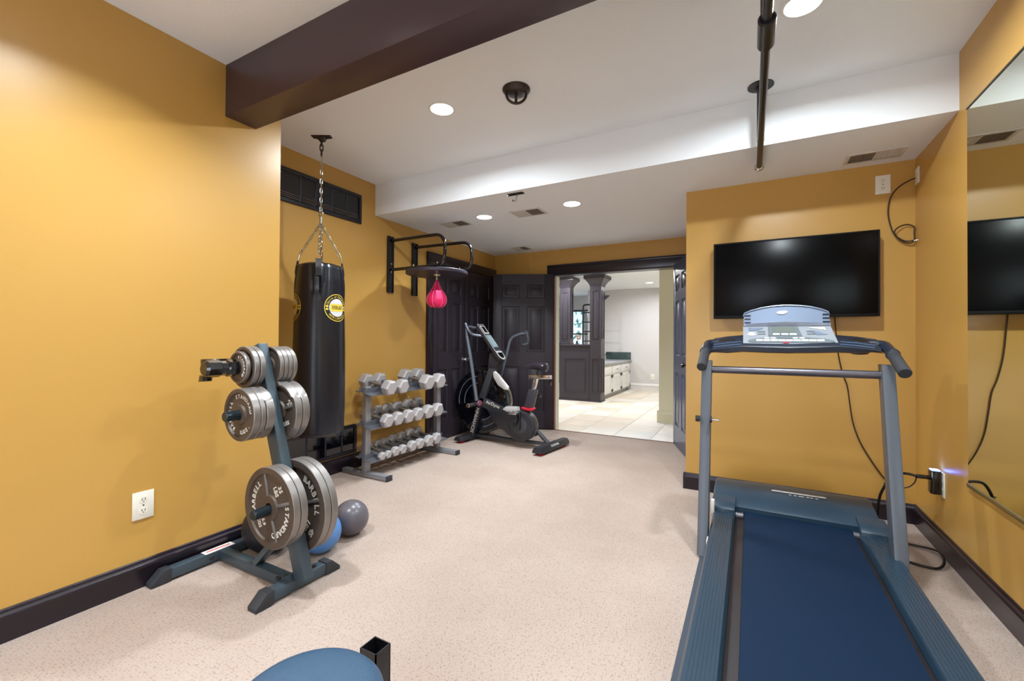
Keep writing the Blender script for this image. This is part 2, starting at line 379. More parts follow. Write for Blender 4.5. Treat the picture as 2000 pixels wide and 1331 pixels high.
# six panel doors -------------------------------------------------
def door_leaf(parent, org, direction, wd, ht, face, knob=None, m=M_DOOR, name='door_leaf', knobmat=M_BLACKG, both=True):
    """leaf standing on org, running wd along direction; face = unit vector out of the seen side"""
    d = Vector(direction).normalized(); f = Vector(face).normalized(); z = Vector((0, 0, 1)); th = .036
    M = Matrix(((d.x, f.x, 0, org[0]), (d.y, f.y, 0, org[1]), (0, 0, 1, org[2]), (0, 0, 0, 1)))
    st, mid = wd*.15, wd*.13; pw = (wd-2*st-mid)/2
    zs = [(.11*ht, .40*ht), (.495*ht, .79*ht), (.845*ht, .93*ht)]
    cols = [(st, st+pw), (st+pw+mid, wd-st)]
    b_ = MB(); b_.x = M
    b_.box(0, st, -th, 0, 0, ht, .002); b_.box(wd-st, wd, -th, 0, 0, ht, .002); b_.box(st+pw, st+pw+mid, -th, 0, 0, ht)
    zz = [0]+[v for p in zs for v in p]+[ht]
    for i in range(0, len(zz), 2):
        for c0, c1 in cols: b_.box(c0, c1, -th, 0, zz[i], zz[i+1])
    leaf = b_.build(name, m, parent)
    for c0, c1 in cols:
        for z0, z1 in zs:
            q = MB(); q.x = M; e = min(.028, pw*.18, (z1-z0)*.25)
            o_ = [(c0, z0), (c1, z0), (c1, z1), (c0, z1)]; i1 = [(c0+.006, z0+.006), (c1-.006, z0+.006), (c1-.006, z1-.006), (c0+.006, z1-.006)]
            i2 = [(c0+e, z0+e), (c1-e, z0+e), (c1-e, z1-e), (c0+e, z1-e)]; i3 = [(c0+e+.012, z0+e+.012), (c1-e-.012, z0+e+.012), (c1-e-.012, z1-e-.012), (c0+e+.012, z1-e-.012)]
            V = []
            for ring, dp in ((o_, -.001), (i1, -.012), (i2, -.012), (i3, -.003)):
                V += [(a_, dp, b2) for a_, b2 in ring]
            V += [(a_, -th+.006, b2) for a_, b2 in o_]
            F = [(12, 13, 14, 15), (19, 18, 17, 16)]
            for k in range(3):
                for j in range(4): F.append((k*4+j, k*4+(j+1) % 4, (k+1)*4+(j+1) % 4, (k+1)*4+j))
            for j in range(4): F.append((16+j, 16+(j+1) % 4, (j+1) % 4, j))
            q._add(V, F); q.build('door_panel', m, leaf if name != 'door_leaf' else leaf)
    if knob is not None:
        k_ = MB(); k_.x = M
        for sg in ((1, -1) if both else (1,)):
            y0 = 0 if sg > 0 else -th
            T = Matrix.Translation((knob, y0, .95*ht/2.1)) @ Matrix.Rotation(-sg*PI/2, 4, 'X')
            k_.lathe([(.03, 0), (.03, .006), (.012, .008), (.012, .028), (.024, .034), (.028, .048), (.022, .06), (.001, .064)], 20, T)
        k_.build('door_knob', knobmat, leaf)
    return leaf
d1 = bpy.data.objects.new('door_1', None); d1.location = (OX0, 5.45, 0); C.objects.link(d1); tag(d1, kind='structure')
th_ = math.radians(25); ld = (-math.cos(th_), -math.sin(th_), 0)
door_leaf(d1, (OX0-.002, 5.448, .012), ld, .82, 2.095, (math.sin(th_), -math.cos(th_), 0), knob=.75)
d2 = bpy.data.objects.new('door_2', None); d2.location = (-.797, 5.45, 0); C.objects.link(d2); tag(d2, kind='structure')
rd = Vector((.327, -.945, 0))
door_leaf(d2, (-.797, 5.45, .012), rd, .76, 2.095, (-.945, -.327, 0), knob=.70, m=mat('door_paint_blue_sheen', s(70, 76, 100), .3))  # blue of reflected daylight is put into this leaf's colour
# closet pair in the recessed wall
YD0, YD1 = 4.03, 5.38; ym = 4.655
mb = MB(); mb.box(XREC, XREC+.034, YD0-.10, YD0, 0, 2.12, .004); mb.box(XREC, XREC+.034, YD1, YD1+.08, 0, 2.12, .004); mb.box(XREC, XREC+.034, YD0-.10, YD1+.08, 2.11, 2.225, .004)
struct('trim_9', mb, M_TRIM)
for i, (a_, c_) in enumerate(((YD0+.005, ym+.035), (ym+.04, YD1-.005))):
    dd = bpy.data.objects.new('door_%d' % (3+i), None); dd.location = (XREC+.01, a_, 0); C.objects.link(dd); tag(dd, kind='structure')
    door_leaf(dd, (XREC+.024, a_, .012), (0, 1, 0), c_-a_, 2.09, (1, 0, 0), knob=(c_-a_-.055) if i == 0 else .055, both=False, knobmat=M_CHROME)
# black framed windows high and low in the recessed wall
def wall_window(name, y0, y1, z0, z1, bars, louv):
    o = bpy.data.objects.new(name, None); o.location = (XREC, y0, z0); C.objects.link(o); tag(o, kind='structure')
    f = MB(); e = .032; x0, x1 = XREC, XREC+.018
    f.box(x0, x1, y0, y1, z0, z0+e, .003); f.box(x0, x1, y0, y1, z1-e, z1, .003); f.box(x0, x1, y0, y0+e, z0+e, z1-e); f.box(x0, x1, y1-e, y1, z0+e, z1-e)
    f.build('window_frame', M_WINF, o)
    ys = [y0+e]+bars+[y1-e]
    for b_ in bars: MB().box(x0+.004, x1-.004, b_-.009, b_+.009, z0+e, z1-e, .002).build('mullion', mat('mullion_navy', s(34, 38, 54), .35), o)
    for a_, c_ in zip(ys[:-1], ys[1:]):
        p_ = MB().box(x0+.004, x0+.010, a_+.006, c_-.006, z0+e, z1-e).build('pane', M_PANE, o)
        if louv:
            l_ = MB()
            for k in range(3): l_.box(x0+.010, x0+.018, a_+.012, c_-.012, z0+e+.006+k*.015, z0+e+.013+k*.015)
            l_.build('blind_slats', mat('blind_brown', s(74, 62, 58), .5), p_)
wall_window('window_1', 1.98, 2.96, 2.305, 2.582, [atx(u, 380, XREC).y for u in (585.7, 615.7, 647, 675.8)], True)
wall_window('window_2', 2.00, 2.926, .142, .410, [2.21, 2.40, 2.585, 2.76], False)
# no rear door is built; the cool light there is the added fill
# ------------------------------------------------------------------ next room
struct('floor.001', MB().box(-7.6, -.1, YB+.02, 12.2, -.08, -.006), M_TILEF)
FL2 = [o for o in bpy.data.objects if o.name == 'floor.001'][0]
tw = .46; tile_me = None; random.seed(3)
tmesh = []
for m_ in M_TILE:
    q = MB().box(0, tw-.005, 0, tw-.005, -.006, 0, .0012); o = q.build('floor_tile', m_); tmesh.append(o.data); bpy.data.objects.remove(o)
for j in range(14):
    for i in range(13):
        x, y = -.15-tw-(i)*tw, YB+.03+j*tw
        if x < -1.0-(y*.62) or (x > -.45 and y > 7): continue
        o = bpy.data.objects.new('floor_tile', random.choice(tmesh)); o.location = (x, y, 0); o.parent = FL2; C.objects.link(o)
struct('ceiling.001', MB().box(-7.6, -.1, YB+.12, 12.2, ZO, ZO+.1), M_CEIL)
struct('wall_hall', MB().box(-3.72, -.1, 10.95, 11.07, 0, ZO), M_NWALL)
struct('wall_cream', MB().box(-1.19, -.1, 6.76, 10.95, 0, ZO), M_CREAM)
struct('wall_hall_left', MB().box(-7.7, -7.6, YB, 12.3, 0, ZO), M_NWALL)
mb = MB(); WX0, WX1, WZ0, WZ1 = -4.72, -3.6, .75, aty(1125, 606, 12.0).z; yw = 12.0
mb.box(-7.6, WX0, yw, yw+.12, 0, ZO); mb.box(WX0, WX1, yw, yw+.12, 0, WZ0); mb.box(WX0, WX1, yw, yw+.12, WZ1, ZO); mb.box(WX1, -3.0, yw, yw+.12, 0, ZO)
struct('wall_far', mb, M_NWALL)
struct('wall_closing', MB().box(-7.6, -3.45, YB, YB+.12, 0, ZO), M_NWALL)
baseboard('baseboard_hall', (-2.6, 10.95, 0), (-1.19, 10.95, 0), (0, -1, 0), M_CAB, 1.3)
baseboard('baseboard_cream', (-1.19-.025, 6.76, 0), (-.1, 6.76, 0), (0, -1, 0), M_CREAM, 1.35)
baseboard('baseboard_cream_side', (-1.19, 6.76, 0), (-1.19, 10.95, 0), (-1, 0, 0), M_CREAM, 1.35)
wn = bpy.data.objects.new('window_3', None); wn.location = (WX0, yw, WZ0); C.objects.link(wn); tag(wn, kind='structure')
f = MB(); f.box(WX0, WX1, yw-.02, yw+.06, WZ0, WZ0+.04); f.box(WX0, WX1, yw-.02, yw+.06, WZ1-.05, WZ1); f.box(WX0, WX0+.04, yw-.02, yw+.06, WZ0, WZ1); f.box(WX1-.04, WX1, yw-.02, yw+.06, WZ0, WZ1)
f.build('window_frame', M_WINF, wn); MB().box(WX0, WX1, yw, yw+.04, aty(1125, 654, 12.0).z, aty(1125, 654, 12.0).z+.035).build('mullion', M_WINF, wn)
MB().box(WX0+.04, WX1-.04, yw+.02, yw+.026, WZ0+.04, WZ1-.05).build('pane', M_CLEAR, wn)

# columns and panelled half wall
def recess_panel(parent, x0, x1, y, z0, z1, name='panel', m=M_COL):
    b_ = MB(); e = .014
    for a in ((x0, x1, z0, z0+e), (x0, x1, z1-e, z1), (x0, x0+e, z0, z1), (x1-e, x1, z0, z1)): b_.box(a[0], a[1], y-.014, y, a[2], a[3], .003)
    return b_.build(name, m, parent)
hw = thing('half_wall', 'dark stained panelled half wall between the two columns in the next room', 'half wall', (-3.1, 8.4, 0))
MB().box(-3.44, -2.80, 8.345, 8.50, 0, 1.10).build('wall_body', M_COL, hw)
MB().box(-3.46, -2.79, 8.31, 8.53, 1.10, 1.135, .006).build('cap', M_COL, hw)
MB().box(-3.46, -2.79, 8.325, 8.345, 0, .03, .003).build('base_moulding', M_COL, hw)
recess_panel(hw, -3.32, -2.88, 8.345, .18, .86)
def column(label, x0, x1, y0, y1, z0, lower):
    c_ = thing('square_column', label, 'column', ((x0+x1)/2, (y0+y1)/2, z0), 'stained columns on the half wall')
    MB().box(x0, x1, y0, y1, z0, 2.30).build('shaft', M_COL, c_)
    b_ = MB(); n = 5; rings = []
    V = []; F = []
    for k in range(n+1):
        e = .09*(k/n)**1.6; z_ = 2.28+.15*k/n
        V += [(x0-e, y0-e, z_), (x1+e, y0-e, z_), (x1+e, y1+e, z_), (x0-e, y1+e, z_)]
    for k in range(n):
        for j in range(4): F.append((k*4+j, k*4+(j+1) % 4, (k+1)*4+(j+1) % 4, (k+1)*4+j))
    F += [(0, 3, 2, 1), (n*4, n*4+1, n*4+2, n*4+3)]
    b_._add(V, F); b_.box(x0-.10, x1+.10, y0-.10, y1+.10, 2.43, ZO); b_.build('capital', M_COL, c_)
    zl = [(1.25, 2.2)]+([(.18, .86)] if lower else [])
    for a, c in zl:
        recess_panel(c_, x0+.05, x1-.05, y0, a, c)
        q = MB(); e = .012
        for t_ in ((y0+.05, y1-.05, a, a+e), (y0+.05, y1-.05, c-e, c), (y0+.05, y0+.05+e, a, c), (y1-.05-e, y1-.05, a, c)): q.box(x1, x1+.012, t_[0], t_[1], t_[2], t_[3])
        q.build('panel', M_COL, c_)
    if lower: MB().prism([(x1, 2.12), (x1+.10, 2.12), (x1+.10, 2.10), (x1, 2.02)], 'y', y1-.04, y1, bev=.002).build('bracket', M_COL, c_)
    MB().box(x0-.012, x1+.012, y0-.012, y1+.012, z0, z0+.03, .004).build('base_moulding', M_COL, c_)
column('taller square stained column reaching down to the tiled floor at the end of the half wall', -2.79, -2.56, 8.33, 8.58, 0, True)
column('shorter square stained column standing on the cap of the half wall', -3.44, -3.22, 8.36, 8.56, 1.135, False)
# cabinets
cb = thing('base_cabinet', 'long white base cabinet with three drawers over three beadboard doors, next room', 'cabinet', (-2.9, 9.8, 0))
MB().box(-3.2, -2.625, 8.6, 10.94, .09, .70).build('body', M_CAB, cb)
MB().box(-3.2, -2.68, 8.6, 10.94, 0, .09).build('toe_kick', M_COUNT, cb)
for i, (a, c) in enumerate(((8.66, 9.27), (9.31, 10.03), (10.07, 10.88))):
    dr = MB().box(-2.625, -2.602, a, c, .50, .67, .004).build('drawer', M_CAB, cb)
    if i: MB().box(-2.602, -2.58, (a+c)/2-.03, (a+c)/2+.03, .58, .592, .003).build('pull', M_BLACK, dr)
    q = MB(); q.box(-2.625, -2.610, a, c, .11, .475); e = .06
    for t_ in ((a, c, .11, .11+e), (a, c, .475-e, .475), (a, a+e, .11, .475), (c-e, c, .11, .475)): q.box(-2.610, -2.602, *t_)
    k = 6
    for j in range(k): q.box(-2.610, -2.606, a+e+.01+j*(c-a-2*e-.02)/k, a+e+.01+(j+.85)*(c-a-2*e-.02)/k, .11+e, .475-e)
    dd = q.build('door', M_CAB, cb)
    MB().box(-2.602, -2.58, c-.05-.05, c-.05, .455, .467, .003).build('pull', M_BLACK, dd)
tag(MB().box(-3.22, -2.585, 8.6, 10.94, .70, .745, .004).build('countertop', M_COUNT, origin=(-2.9, 9.8, .70)), 'grey stone countertop on the white base cabinet', 'countertop')
tag(MB().box(-3.22, -2.6, 10.91, 10.948, .745, .93, .002).build('backsplash', M_GRAN, origin=(-2.9, 10.93, .745)), 'dark green granite backsplash behind the grey countertop', 'backsplash')
# backdrop things through the opening
st = thing('stone_chimney', 'grey stacked stone chimney glimpsed beyond the shorter column', 'chimney', (-4.95, 11.4, 0)); z_ = 0; random.seed(5)
while z_ < 2.0:
    h_ = random.uniform(.12, .22); MB().box(-5.4, -4.72-random.uniform(0, .04), 11.2-random.uniform(0, .03), 11.6, z_+.006, z_+h_-.006, .01).build('stone', M_STONE, st); z_ += h_
rk = thing('ladder_rack', 'black tubular metal ladder rack in front of the bright far window', 'rack', (-3.9, 10.6, 0))
q = MB(); a = aty(1139, 600, 10.6).x; q.tube(fillet([(a, 10.6, 0), (a, 10.6, 2.12), (a+.42, 10.6, 2.12), (a+.42, 10.6, 0)], .07), .022, 10); q.build('frame', M_BLACK, rk)
for z_ in (.4, .7, 1.0, 1.2, 1.44, 1.68, 1.92): MB().tube([(a, 10.6, z_), (a+.42, 10.6, z_)], .016, 8).build('rung', M_BLACK, rk)
tb = thing('tall_side_table', 'tall dark side table hidden behind the half wall, carrying the flower vase', 'table', (-4.0, 9.9, 0))
MB().box(-4.35, -3.6, 9.7, 10.15, .95, .99, .004).build('table_top', M_COL, tb)
for x in (-4.32, -3.66):
    for y in (9.73, 10.08): MB().box(x, x+.04, y, y+.04, 0, .95).build('leg', M_COL, tb)
vc = aty(1127, 668, 9.9); vb = thing('flower_vase', 'slate blue vase with one peach coloured flower beyond the half wall', 'vase', (vc.x, 9.9, .99))
MB().lathe([(.03, .99), (.045, 1.03), (.05, 1.1), (.025, 1.17), (.03, 1.2)], 16, Matrix.Translation((vc.x, 9.9, 0))).build('vase_body', M_VASE, vb)
fx = aty(1131, 657, 9.9)
MB().tube([(vc.x, 9.9, 1.18), (vc.x+.02, 9.9, 1.24), (fx.x, 9.9, 1.28)], .006, 6).build('stem', M_LEAF, vb)
for k in range(9):
    a_ = 2*PI*k/9; MB().ball((fx.x+.04*math.cos(a_), 9.88, 1.29+.04*math.sin(a_)), .022, 10, (1, .4, 1)).build('petal', M_FLOWER, vb)
# trees outside the far window
random.seed(11)
for k, (x, y) in enumerate(((-5.4, 15.5), (-10.2, 19.5), (-5.0, 24))):
    tr = thing('garden_tree', ('nearest', 'left hand', 'furthest')[k]+' pale green leafy tree outside the far window', 'tree', (x, y, -.5), 'trees outside the far window')
    MB().tube([(x, y, -.5), (x+.1, y, 1.2), (x, y, 3)], [.14, .1, .05], 8).build('trunk', mat('bark', s(110, 96, 84), .8), tr)
    q = MB()
    for j in range(420):
        p = Vector((x, y, 2.0))+Vector((random.gauss(0, .8), random.gauss(0, .7), random.gauss(0, .9))); r_ = random.uniform(.06, .14)
        a_, b_ = Vector((random.gauss(0, 1), random.gauss(0, 1), random.gauss(0, 1))).normalized(), Vector((random.gauss(0, 1), random.gauss(0, 1), random.gauss(0, 1))).normalized()
        q._add([p-a_*r_, p-b_*r_*.5, p+a_*r_, p+b_*r_*.5], [(0, 1, 2, 3)])
    tag(q.build('foliage', M_LEAF, tr), kind='stuff')

# ================================================================== CEILING THINGS
def can_light(x, y, z, label, room='recessed lights of the gym'):
    o = thing('recessed_light', label, 'ceiling light', (x, y, z), room)
    T = Matrix.Translation((x, y, z))
    MB().lathe([(.072, -.001), (.075, -.005), (.084, -.005), (.090, -.0005), (.072, -.0005)], 32, T, cap=False).build('trim_ring', mat('lamp_trim', s(235, 235, 232), .5), o)
    MB().lathe([(.001, -.0035), (.072, -.0035)], 32, T, cap=False).build('lens', M_LAMPG, o)
can_light(*GYM_CANS[0][:3], 'bright round recessed light left of the dark bronze ring mount on the upper ceiling')
can_light(*GYM_CANS[1][:3], 'bright round recessed light beside the black pull-up bar, top edge of the photo')
can_light(*GYM_CANS[2][:3], 'round recessed light in the lower ceiling, left of the two, above the speed bag')
can_light(*GYM_CANS[3][:3], 'round recessed light in the lower ceiling, right of the two, nearer the television wall')
for g, wh in zip(GYM_CANS[4:], ('beside the photographer near the left wall', 'above the tail of the treadmill', 'added behind the photographer on the left wall side', 'added behind the photographer on the mirror side')): can_light(*g[:3], 'round recessed light outside the picture, '+wh)
can_light(*NEXT_CANS[0][:3], 'round recessed light of the next room seen just under the doorway header')
can_light(*NEXT_CANS[1][:3], 'round recessed light of the next room at the left top corner of the doorway')
can_light(*NEXT_CANS[3][:3], 'added round recessed light of the next room, out of sight beyond the columns')
can_light(*NEXT_CANS[2][:3], 'added round recessed light of the next room above the white cabinet')
can_light(*NEXT_CANS[4][:3], 'added round recessed light of the next room out of sight left of the doorway')
def vent(x0, x1, y0, y1, label, dark_right=True):
    o = thing('ceiling_vent', label, 'vent', ((x0+x1)/2, (y0+y1)/2, ZL), 'vents in the lower ceiling'); z = ZL; e = .022
    f = MB()
    for t_ in ((x0, x1, y0, y0+e), (x0, x1, y1-e, y1), (x0, x0+e, y0+e, y1-e), (x1-e, x1, y0+e, y1-e)): f.box(*t_, z-.007, z, .002)
    f.build('frame', M_VENT, o); xm = (x0+x1)/2
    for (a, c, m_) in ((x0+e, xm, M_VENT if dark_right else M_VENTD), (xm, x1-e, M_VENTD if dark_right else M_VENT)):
        q = MB(); k = 9
        for j in range(k):
            xx = a+(j+.1)*(c-a)/k; q.box(xx, xx+(c-a)/k*.8, y0+e, y1-e, z-.004, z-.001)
        q.build('louvers', m_, o)
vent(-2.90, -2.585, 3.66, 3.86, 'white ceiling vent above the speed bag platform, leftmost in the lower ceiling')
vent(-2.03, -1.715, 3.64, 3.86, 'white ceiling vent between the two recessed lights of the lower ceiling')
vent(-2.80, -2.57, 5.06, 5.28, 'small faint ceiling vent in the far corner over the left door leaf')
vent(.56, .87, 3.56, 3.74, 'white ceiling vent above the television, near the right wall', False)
# bronze ring mount
rm = thing('ring_mount', 'dark bronze dome ceiling mount with a hanging half ring, upper ceiling', 'ceiling mount', (-1.26, 2.345, ZU))
T = Matrix.Translation((-1.26, 2.345, ZU)) @ Matrix.Rotation(PI, 4, 'X')
MB().lathe([(.085, 0), (.085, .008), (.07, .02), (.04, .028), (.001, .030)], 32, T).build('dome', M_BRONZE, rm)
ca, sa = .88, .475
MB().tube([(-1.26+ca*.062*math.cos(a_), 2.345+sa*.062*math.cos(a_), ZU-.025-.062*math.sin(a_)) for a_ in [PI*k/20 for k in range(21)]], .008, 10).build('half_ring', M_BRONZE, rm)
MB().tube([(-1.26, 2.345, ZU-.026), (-1.262, 2.345, ZU-.087)], .009, 8).build('pin', M_BRONZE, rm)
# hook bracket under the soffit edge
hb = thing('hook_bracket', 'small black flat ceiling bracket with a hook near the soffit edge', 'ceiling hook', (-1.72, 3.22, ZL))
MB().box(-1.80, -1.655, 3.195, 3.24, ZL-.008, ZL, .003).build('plate', M_BLACK, hb)
MB().tube(fillet([(-1.72, 3.22, ZL-.008), (-1.72, 3.22, ZL-.05), (-1.73, 3.20, ZL-.075), (-1.745, 3.19, ZL-.06)], .015), .006, 8).build('hook', M_CHROME, hb)
MB().cyl((-1.79, 3.2, ZL-.02), (-1.79, 3.2, ZL-.008), .008, 10).build('bolt', M_CHROME, hb)
# pull-up bar
zb = 2.405; be = atz(1483, 326, zb); bx = be.x
pb = thing('pull_up_bar', 'black steel pull-up pipe hung from the ceiling with a chrome end', 'pull-up bar', (bx, 3.0, ZU))
br = .0175
MB().cyl((bx, -.2, zb), (bx, be.y, zb), br, 20).build('bar', M_TUBEB, pb)
MB().lathe([(.07, 0), (.07, .006), (.03, .012), (.028, .03), (.02, .032), (.02, ZU-zb-.005)], 28, Matrix.Translation((bx, 3.0, ZU)) @ Matrix.Rotation(PI, 4, 'X')).build('flange_post', M_TUBEB, pb)
MB().ball((bx, be.y, zb), .03, 20, (1, .6, 1)).build('end_cap', M_CHROME, pb)
tee = atz(1498, 62, zb)
MB().cyl((bx, tee.y-.085, zb), (bx, tee.y+.085, zb), .031, 20, .006).build('coupling', M_TUBEB, pb)
MB().cyl((bx, tee.y, zb), (bx, tee.y, ZU), .021, 16).build('post', M_TUBEB, pb)
MB().cyl((bx, tee.y, ZU-.008), (bx, tee.y, ZU), .07, 24).build('flange', M_TUBEB, pb)

# ================================================================== WALL PLATES
def outlet(org, xd, nrm, label, duplex=True, wd=.078, ht=.125):
    xd, n = Vector(xd), Vector(nrm); o = thing('wall_outlet' if duplex else 'cable_plate', label, 'outlet' if duplex else 'wall plate', org)
    M = Matrix(((xd.x, n.x, 0, org[0]), (xd.y, n.y, 0, org[1]), (0, 0, 1, org[2]), (0, 0, 0, 1)))
    b_ = MB(); b_.x = M; b_.box(-wd/2, wd/2, 0, .006, -ht/2, ht/2, .002); b_.build('cover_plate', M_WHITE, o)
    if duplex:
        for sg in (-1, 1):
            b_ = MB(); b_.x = M; T = Matrix.Translation((0, .006, sg*.026)) @ Matrix.Rotation(-PI/2, 4, 'X')
            b_.lathe([(.017, -.001), (.017, .0015), (.001, .0018)], 20, T); rc = b_.build('receptacle', M_WHITE, o)
            for dx in (-.006, .006):
                b_ = MB(); b_.x = M; b_.box(dx-.0012, dx+.0012, .0075, .0085, sg*.026-.002, sg*.026+.008); b_.build('slot', M_OUTD, rc)
            b_ = MB(); b_.x = M; b_.box(-.002, .002, .0075, .0085, sg*.026-.010, sg*.026-.006); b_.build('slot', M_OUTD, rc)
        b_ = MB(); b_.x = M; b_.box(-.003, .003, .006, .0075, -.003, .003); b_.build('screw', M_OUTD, o)
    return o
outlet((XL, 1.013, .394), (0, 1, 0), (1, 0, 0), 'white duplex outlet low on the left yellow wall', wd=.086, ht=.132)
outlet((.80, YTV, 2.293), (1, 0, 0), (0, -1, 0), 'cream duplex outlet high on the wall above the television', wd=.082, ht=.128)
outlet((XR, 3.80, 2.31), (0, 1, 0), (-1, 0, 0), 'blank cream cable plate on the right wall, up in the corner', False, wd=.075, ht=.105)
outlet((XR, 3.385, .395), (0, 1, 0), (-1, 0, 0), 'white outlet low on the right wall holding the black power adapter', wd=.075, ht=.14)
outlet((-2.08, 10.95, .34), (1, 0, 0), (0, -1, 0), 'small white outlet on the grey wall of the next room', wd=.09, ht=.13)
# coax loop
lp = [(.962, 3.80, 2.295)]+[tuple(aty(u, v, y)) for u, v, y in ((1780, 351, 3.80), (1757, 364, 3.81), (1741, 383, 3.825), (1735, 405, 3.83), (1736, 428, 3.835), (1745, 455, 3.835), (1762, 471, 3.83), (1778, 475, 3.825), (1790, 468, 3.825), (1793, 455, 3.825), (1785, 443, 3.825), (1770, 439, 3.825), (1755, 444, 3.815), (1747, 453, 3.81), (1752, 463, 3.81), (1768, 471, 3.805), (1786, 470, 3.80))]
for i in range(len(lp)): lp[i] = (min(lp[i][0], .958), lp[i][1], lp[i][2])
cx = thing('coax_cable', 'brown coaxial cable curling down from the corner plate beside the television', 'cable', lp[0])
MB().tube(smooth_path(lp, 5), .0042, 8).build('cable', M_BCORD, cx)
MB().cyl(lp[-1], (lp[-1][0]+.03, lp[-1][1]-.01, lp[-1][2]+.002), .0055, 10).build('connector', M_CHROME, cx)

# ================================================================== TELEVISION + CORD
tv = thing('television', 'large black flat screen television hung on the yellow wall', 'television', (.257, 3.76, 1.384))
x0, x1, z0, z1, yf = -.251, .765, 1.384, 1.967, 3.747
MB().box(x0, x1, yf+.004, yf+.045, z0, z1, .006).build('cabinet', M_BEZEL, tv)
MB().box(x0+.012, x1-.012, yf, yf+.005, z0+.022, z1-.012, .001).build('screen', M_TV, tv)
q = MB(); q.box(x0, x1, yf-.002, yf+.004, z0, z0+.02, .001); q.box(x0, x1, yf-.002, yf+.004, z1-.011, z1, .001); q.box(x0, x0+.011, yf-.002, yf+.004, z0+.02, z1-.011); q.box(x1-.011, x1, yf-.002, yf+.004, z0+.02, z1-.011)
q.build('bezel', M_BEZEL, tv)
MB().box(.05, .46, yf+.045, YTV-.001, z0+.15, z1-.15).build('wall_bracket', M_BLACK, tv)
cp = [aty(u, v, 3.835) for u, v in ((1629, 600), (1632, 640), (1637, 690), (1646, 730), (1655, 755), (1660, 790), (1667, 830), (1682, 868), (1705, 905), (1727, 935))]
cp += [Vector((.845, 3.82, .24)), Vector((.86, 3.80, .20)), Vector((.84, 3.75, .10)), Vector((.82, 3.7, .012))]
tag(MB().tube(smooth_path(cp, 4), .0042, 8).build('power_cord', M_BCORD, tv), 'thin brown cord')

# ================================================================== MIRROR
mr = thing('wall_mirror', 'large frameless wall mirror on the right wall with a metal channel below', 'mirror', (XR, 1.5, .49))
MB().box(XR-.006, XR-.001, -.9, 3.035, .50, 2.39).build('mirror_glass', M_MIRROR, mr)
MB().box(XR-.012, XR, -.9, 3.035, .484, .502, .001).build('bottom_channel', mat('channel_brass', s(170, 160, 120), .3, metal=.8), mr)
MB().box(XR-.010, XR, -.9, 3.035, 2.39, 2.398, .001).build('top_channel', mat('channel_dark', s(60, 66, 60), .3, metal=.6), mr)

# ================================================================== ADAPTER AND CORDS
ad = thing('power_adapter', 'black plug-in power adapter with a glowing blue edge in the right wall outlet', 'adapter', (XR-.03, 3.40, .33))
MB().box(XR-.058, XR-.008, 3.362, 3.420, .335, .472, .010).build('body', M_BLACKG, ad)
MB().box(XR-.052, XR-.014, 3.370, 3.412, .472, .475, .001).build('indicator_light', M_LED, ad)
MB().box(XR-.115, XR-.05, 3.375, 3.402, .415, .437, .006).build('plug', M_BLACKG, ad)
c1 = [(.855, 3.388, .426), (.82, 3.40, .43), (.78, 3.42, .42), (.75, 3.44, .38), (.725, 3.46, .32), (.705, 3.48, .24), (.70, 3.50, .12), (.705, 3.47, .03), (.73, 3.45, .012)]
c2 = [(.72, 3.44, .010), (.846, 3.41, .012), (.91, 3.375, .02), (.934, 3.31, .03), (.925, 3.21, .02), (.88, 3.13, .010), (.82, 3.12, .010), (.74, 3.16, .010), (.67, 3.22, .03), (.64, 3.25, .07)]
MB().tube(smooth_path(c1, 6), .0075, 8).build('power_cord', M_CORD, ad)
c1b = [(.855, 3.385, .420), (.848, 3.39, .385), (.82, 3.40, .35), (.77, 3.42, .335), (.72, 3.45, .345)]
MB().tube(smooth_path(c1b, 6), .0035, 8).build('thin_cord', M_CORD, ad)

# ================================================================== PUNCHING BAG
BX, BY, BR = -2.856, 2.20, .176
pbg = thing('punching_bag', 'tall black hanging heavy bag with round gold printed emblems', 'punching bag', (BX, BY, ZU))
seg = 72; prof = [(.02, .492), (.10, .486), (.155, .492), (.176, .515), (.179, .56), (.183, .7), (.184, .95), (.182, 1.15), (.176, 1.4), (.170, 1.55), (.164, 1.65), (.158, 1.70), (.154, 1.735), (.146, 1.755), (.12, 1.768), (.06, 1.76), (.02, 1.755)]
P2 = []
for i in range(len(prof)-1):
    for k in range(5): t_ = k/5; P2.append((prof[i][0]*(1-t_)+prof[i+1][0]*t_, prof[i][1]*(1-t_)+prof[i+1][1]*t_))
P2.append(prof[-1]); V = []; F = []
SA = [math.atan2(-BY, -BX)+math.radians(o_) for o_ in (-4, 86, 176, 266)]
for r_, z_ in P2:
    for k in range(seg):
        a_ = 2*PI*k/seg; w_ = 0
        if 1.46 < z_ < 1.77:
            for sa_ in SA:
                d_ = (a_-sa_+PI) % (2*PI)-PI
                if abs(d_) < .62: w_ += -.013*math.cos(d_*26*(1-.25*(z_-1.46)/.3))*math.exp(-(d_/.3)**2)*min(1, (z_-1.46)/.15)
        if z_ < .56: w_ += .002*math.sin(a_*24)*(1 if z_ > .5 else 0)
        V.append(((r_+w_)*math.cos(a_)+BX, (r_+w_)*math.sin(a_)+BY, z_))
n = len(P2)
for i in range(n-1):
    for k in range(seg): F.append((i*seg+k, i*seg+(k+1) % seg, (i+1)*seg+(k+1) % seg, (i+1)*seg+k))
q = MB(); q._add(V, F, True); q.build('bag_body', M_VINYL, pbg)
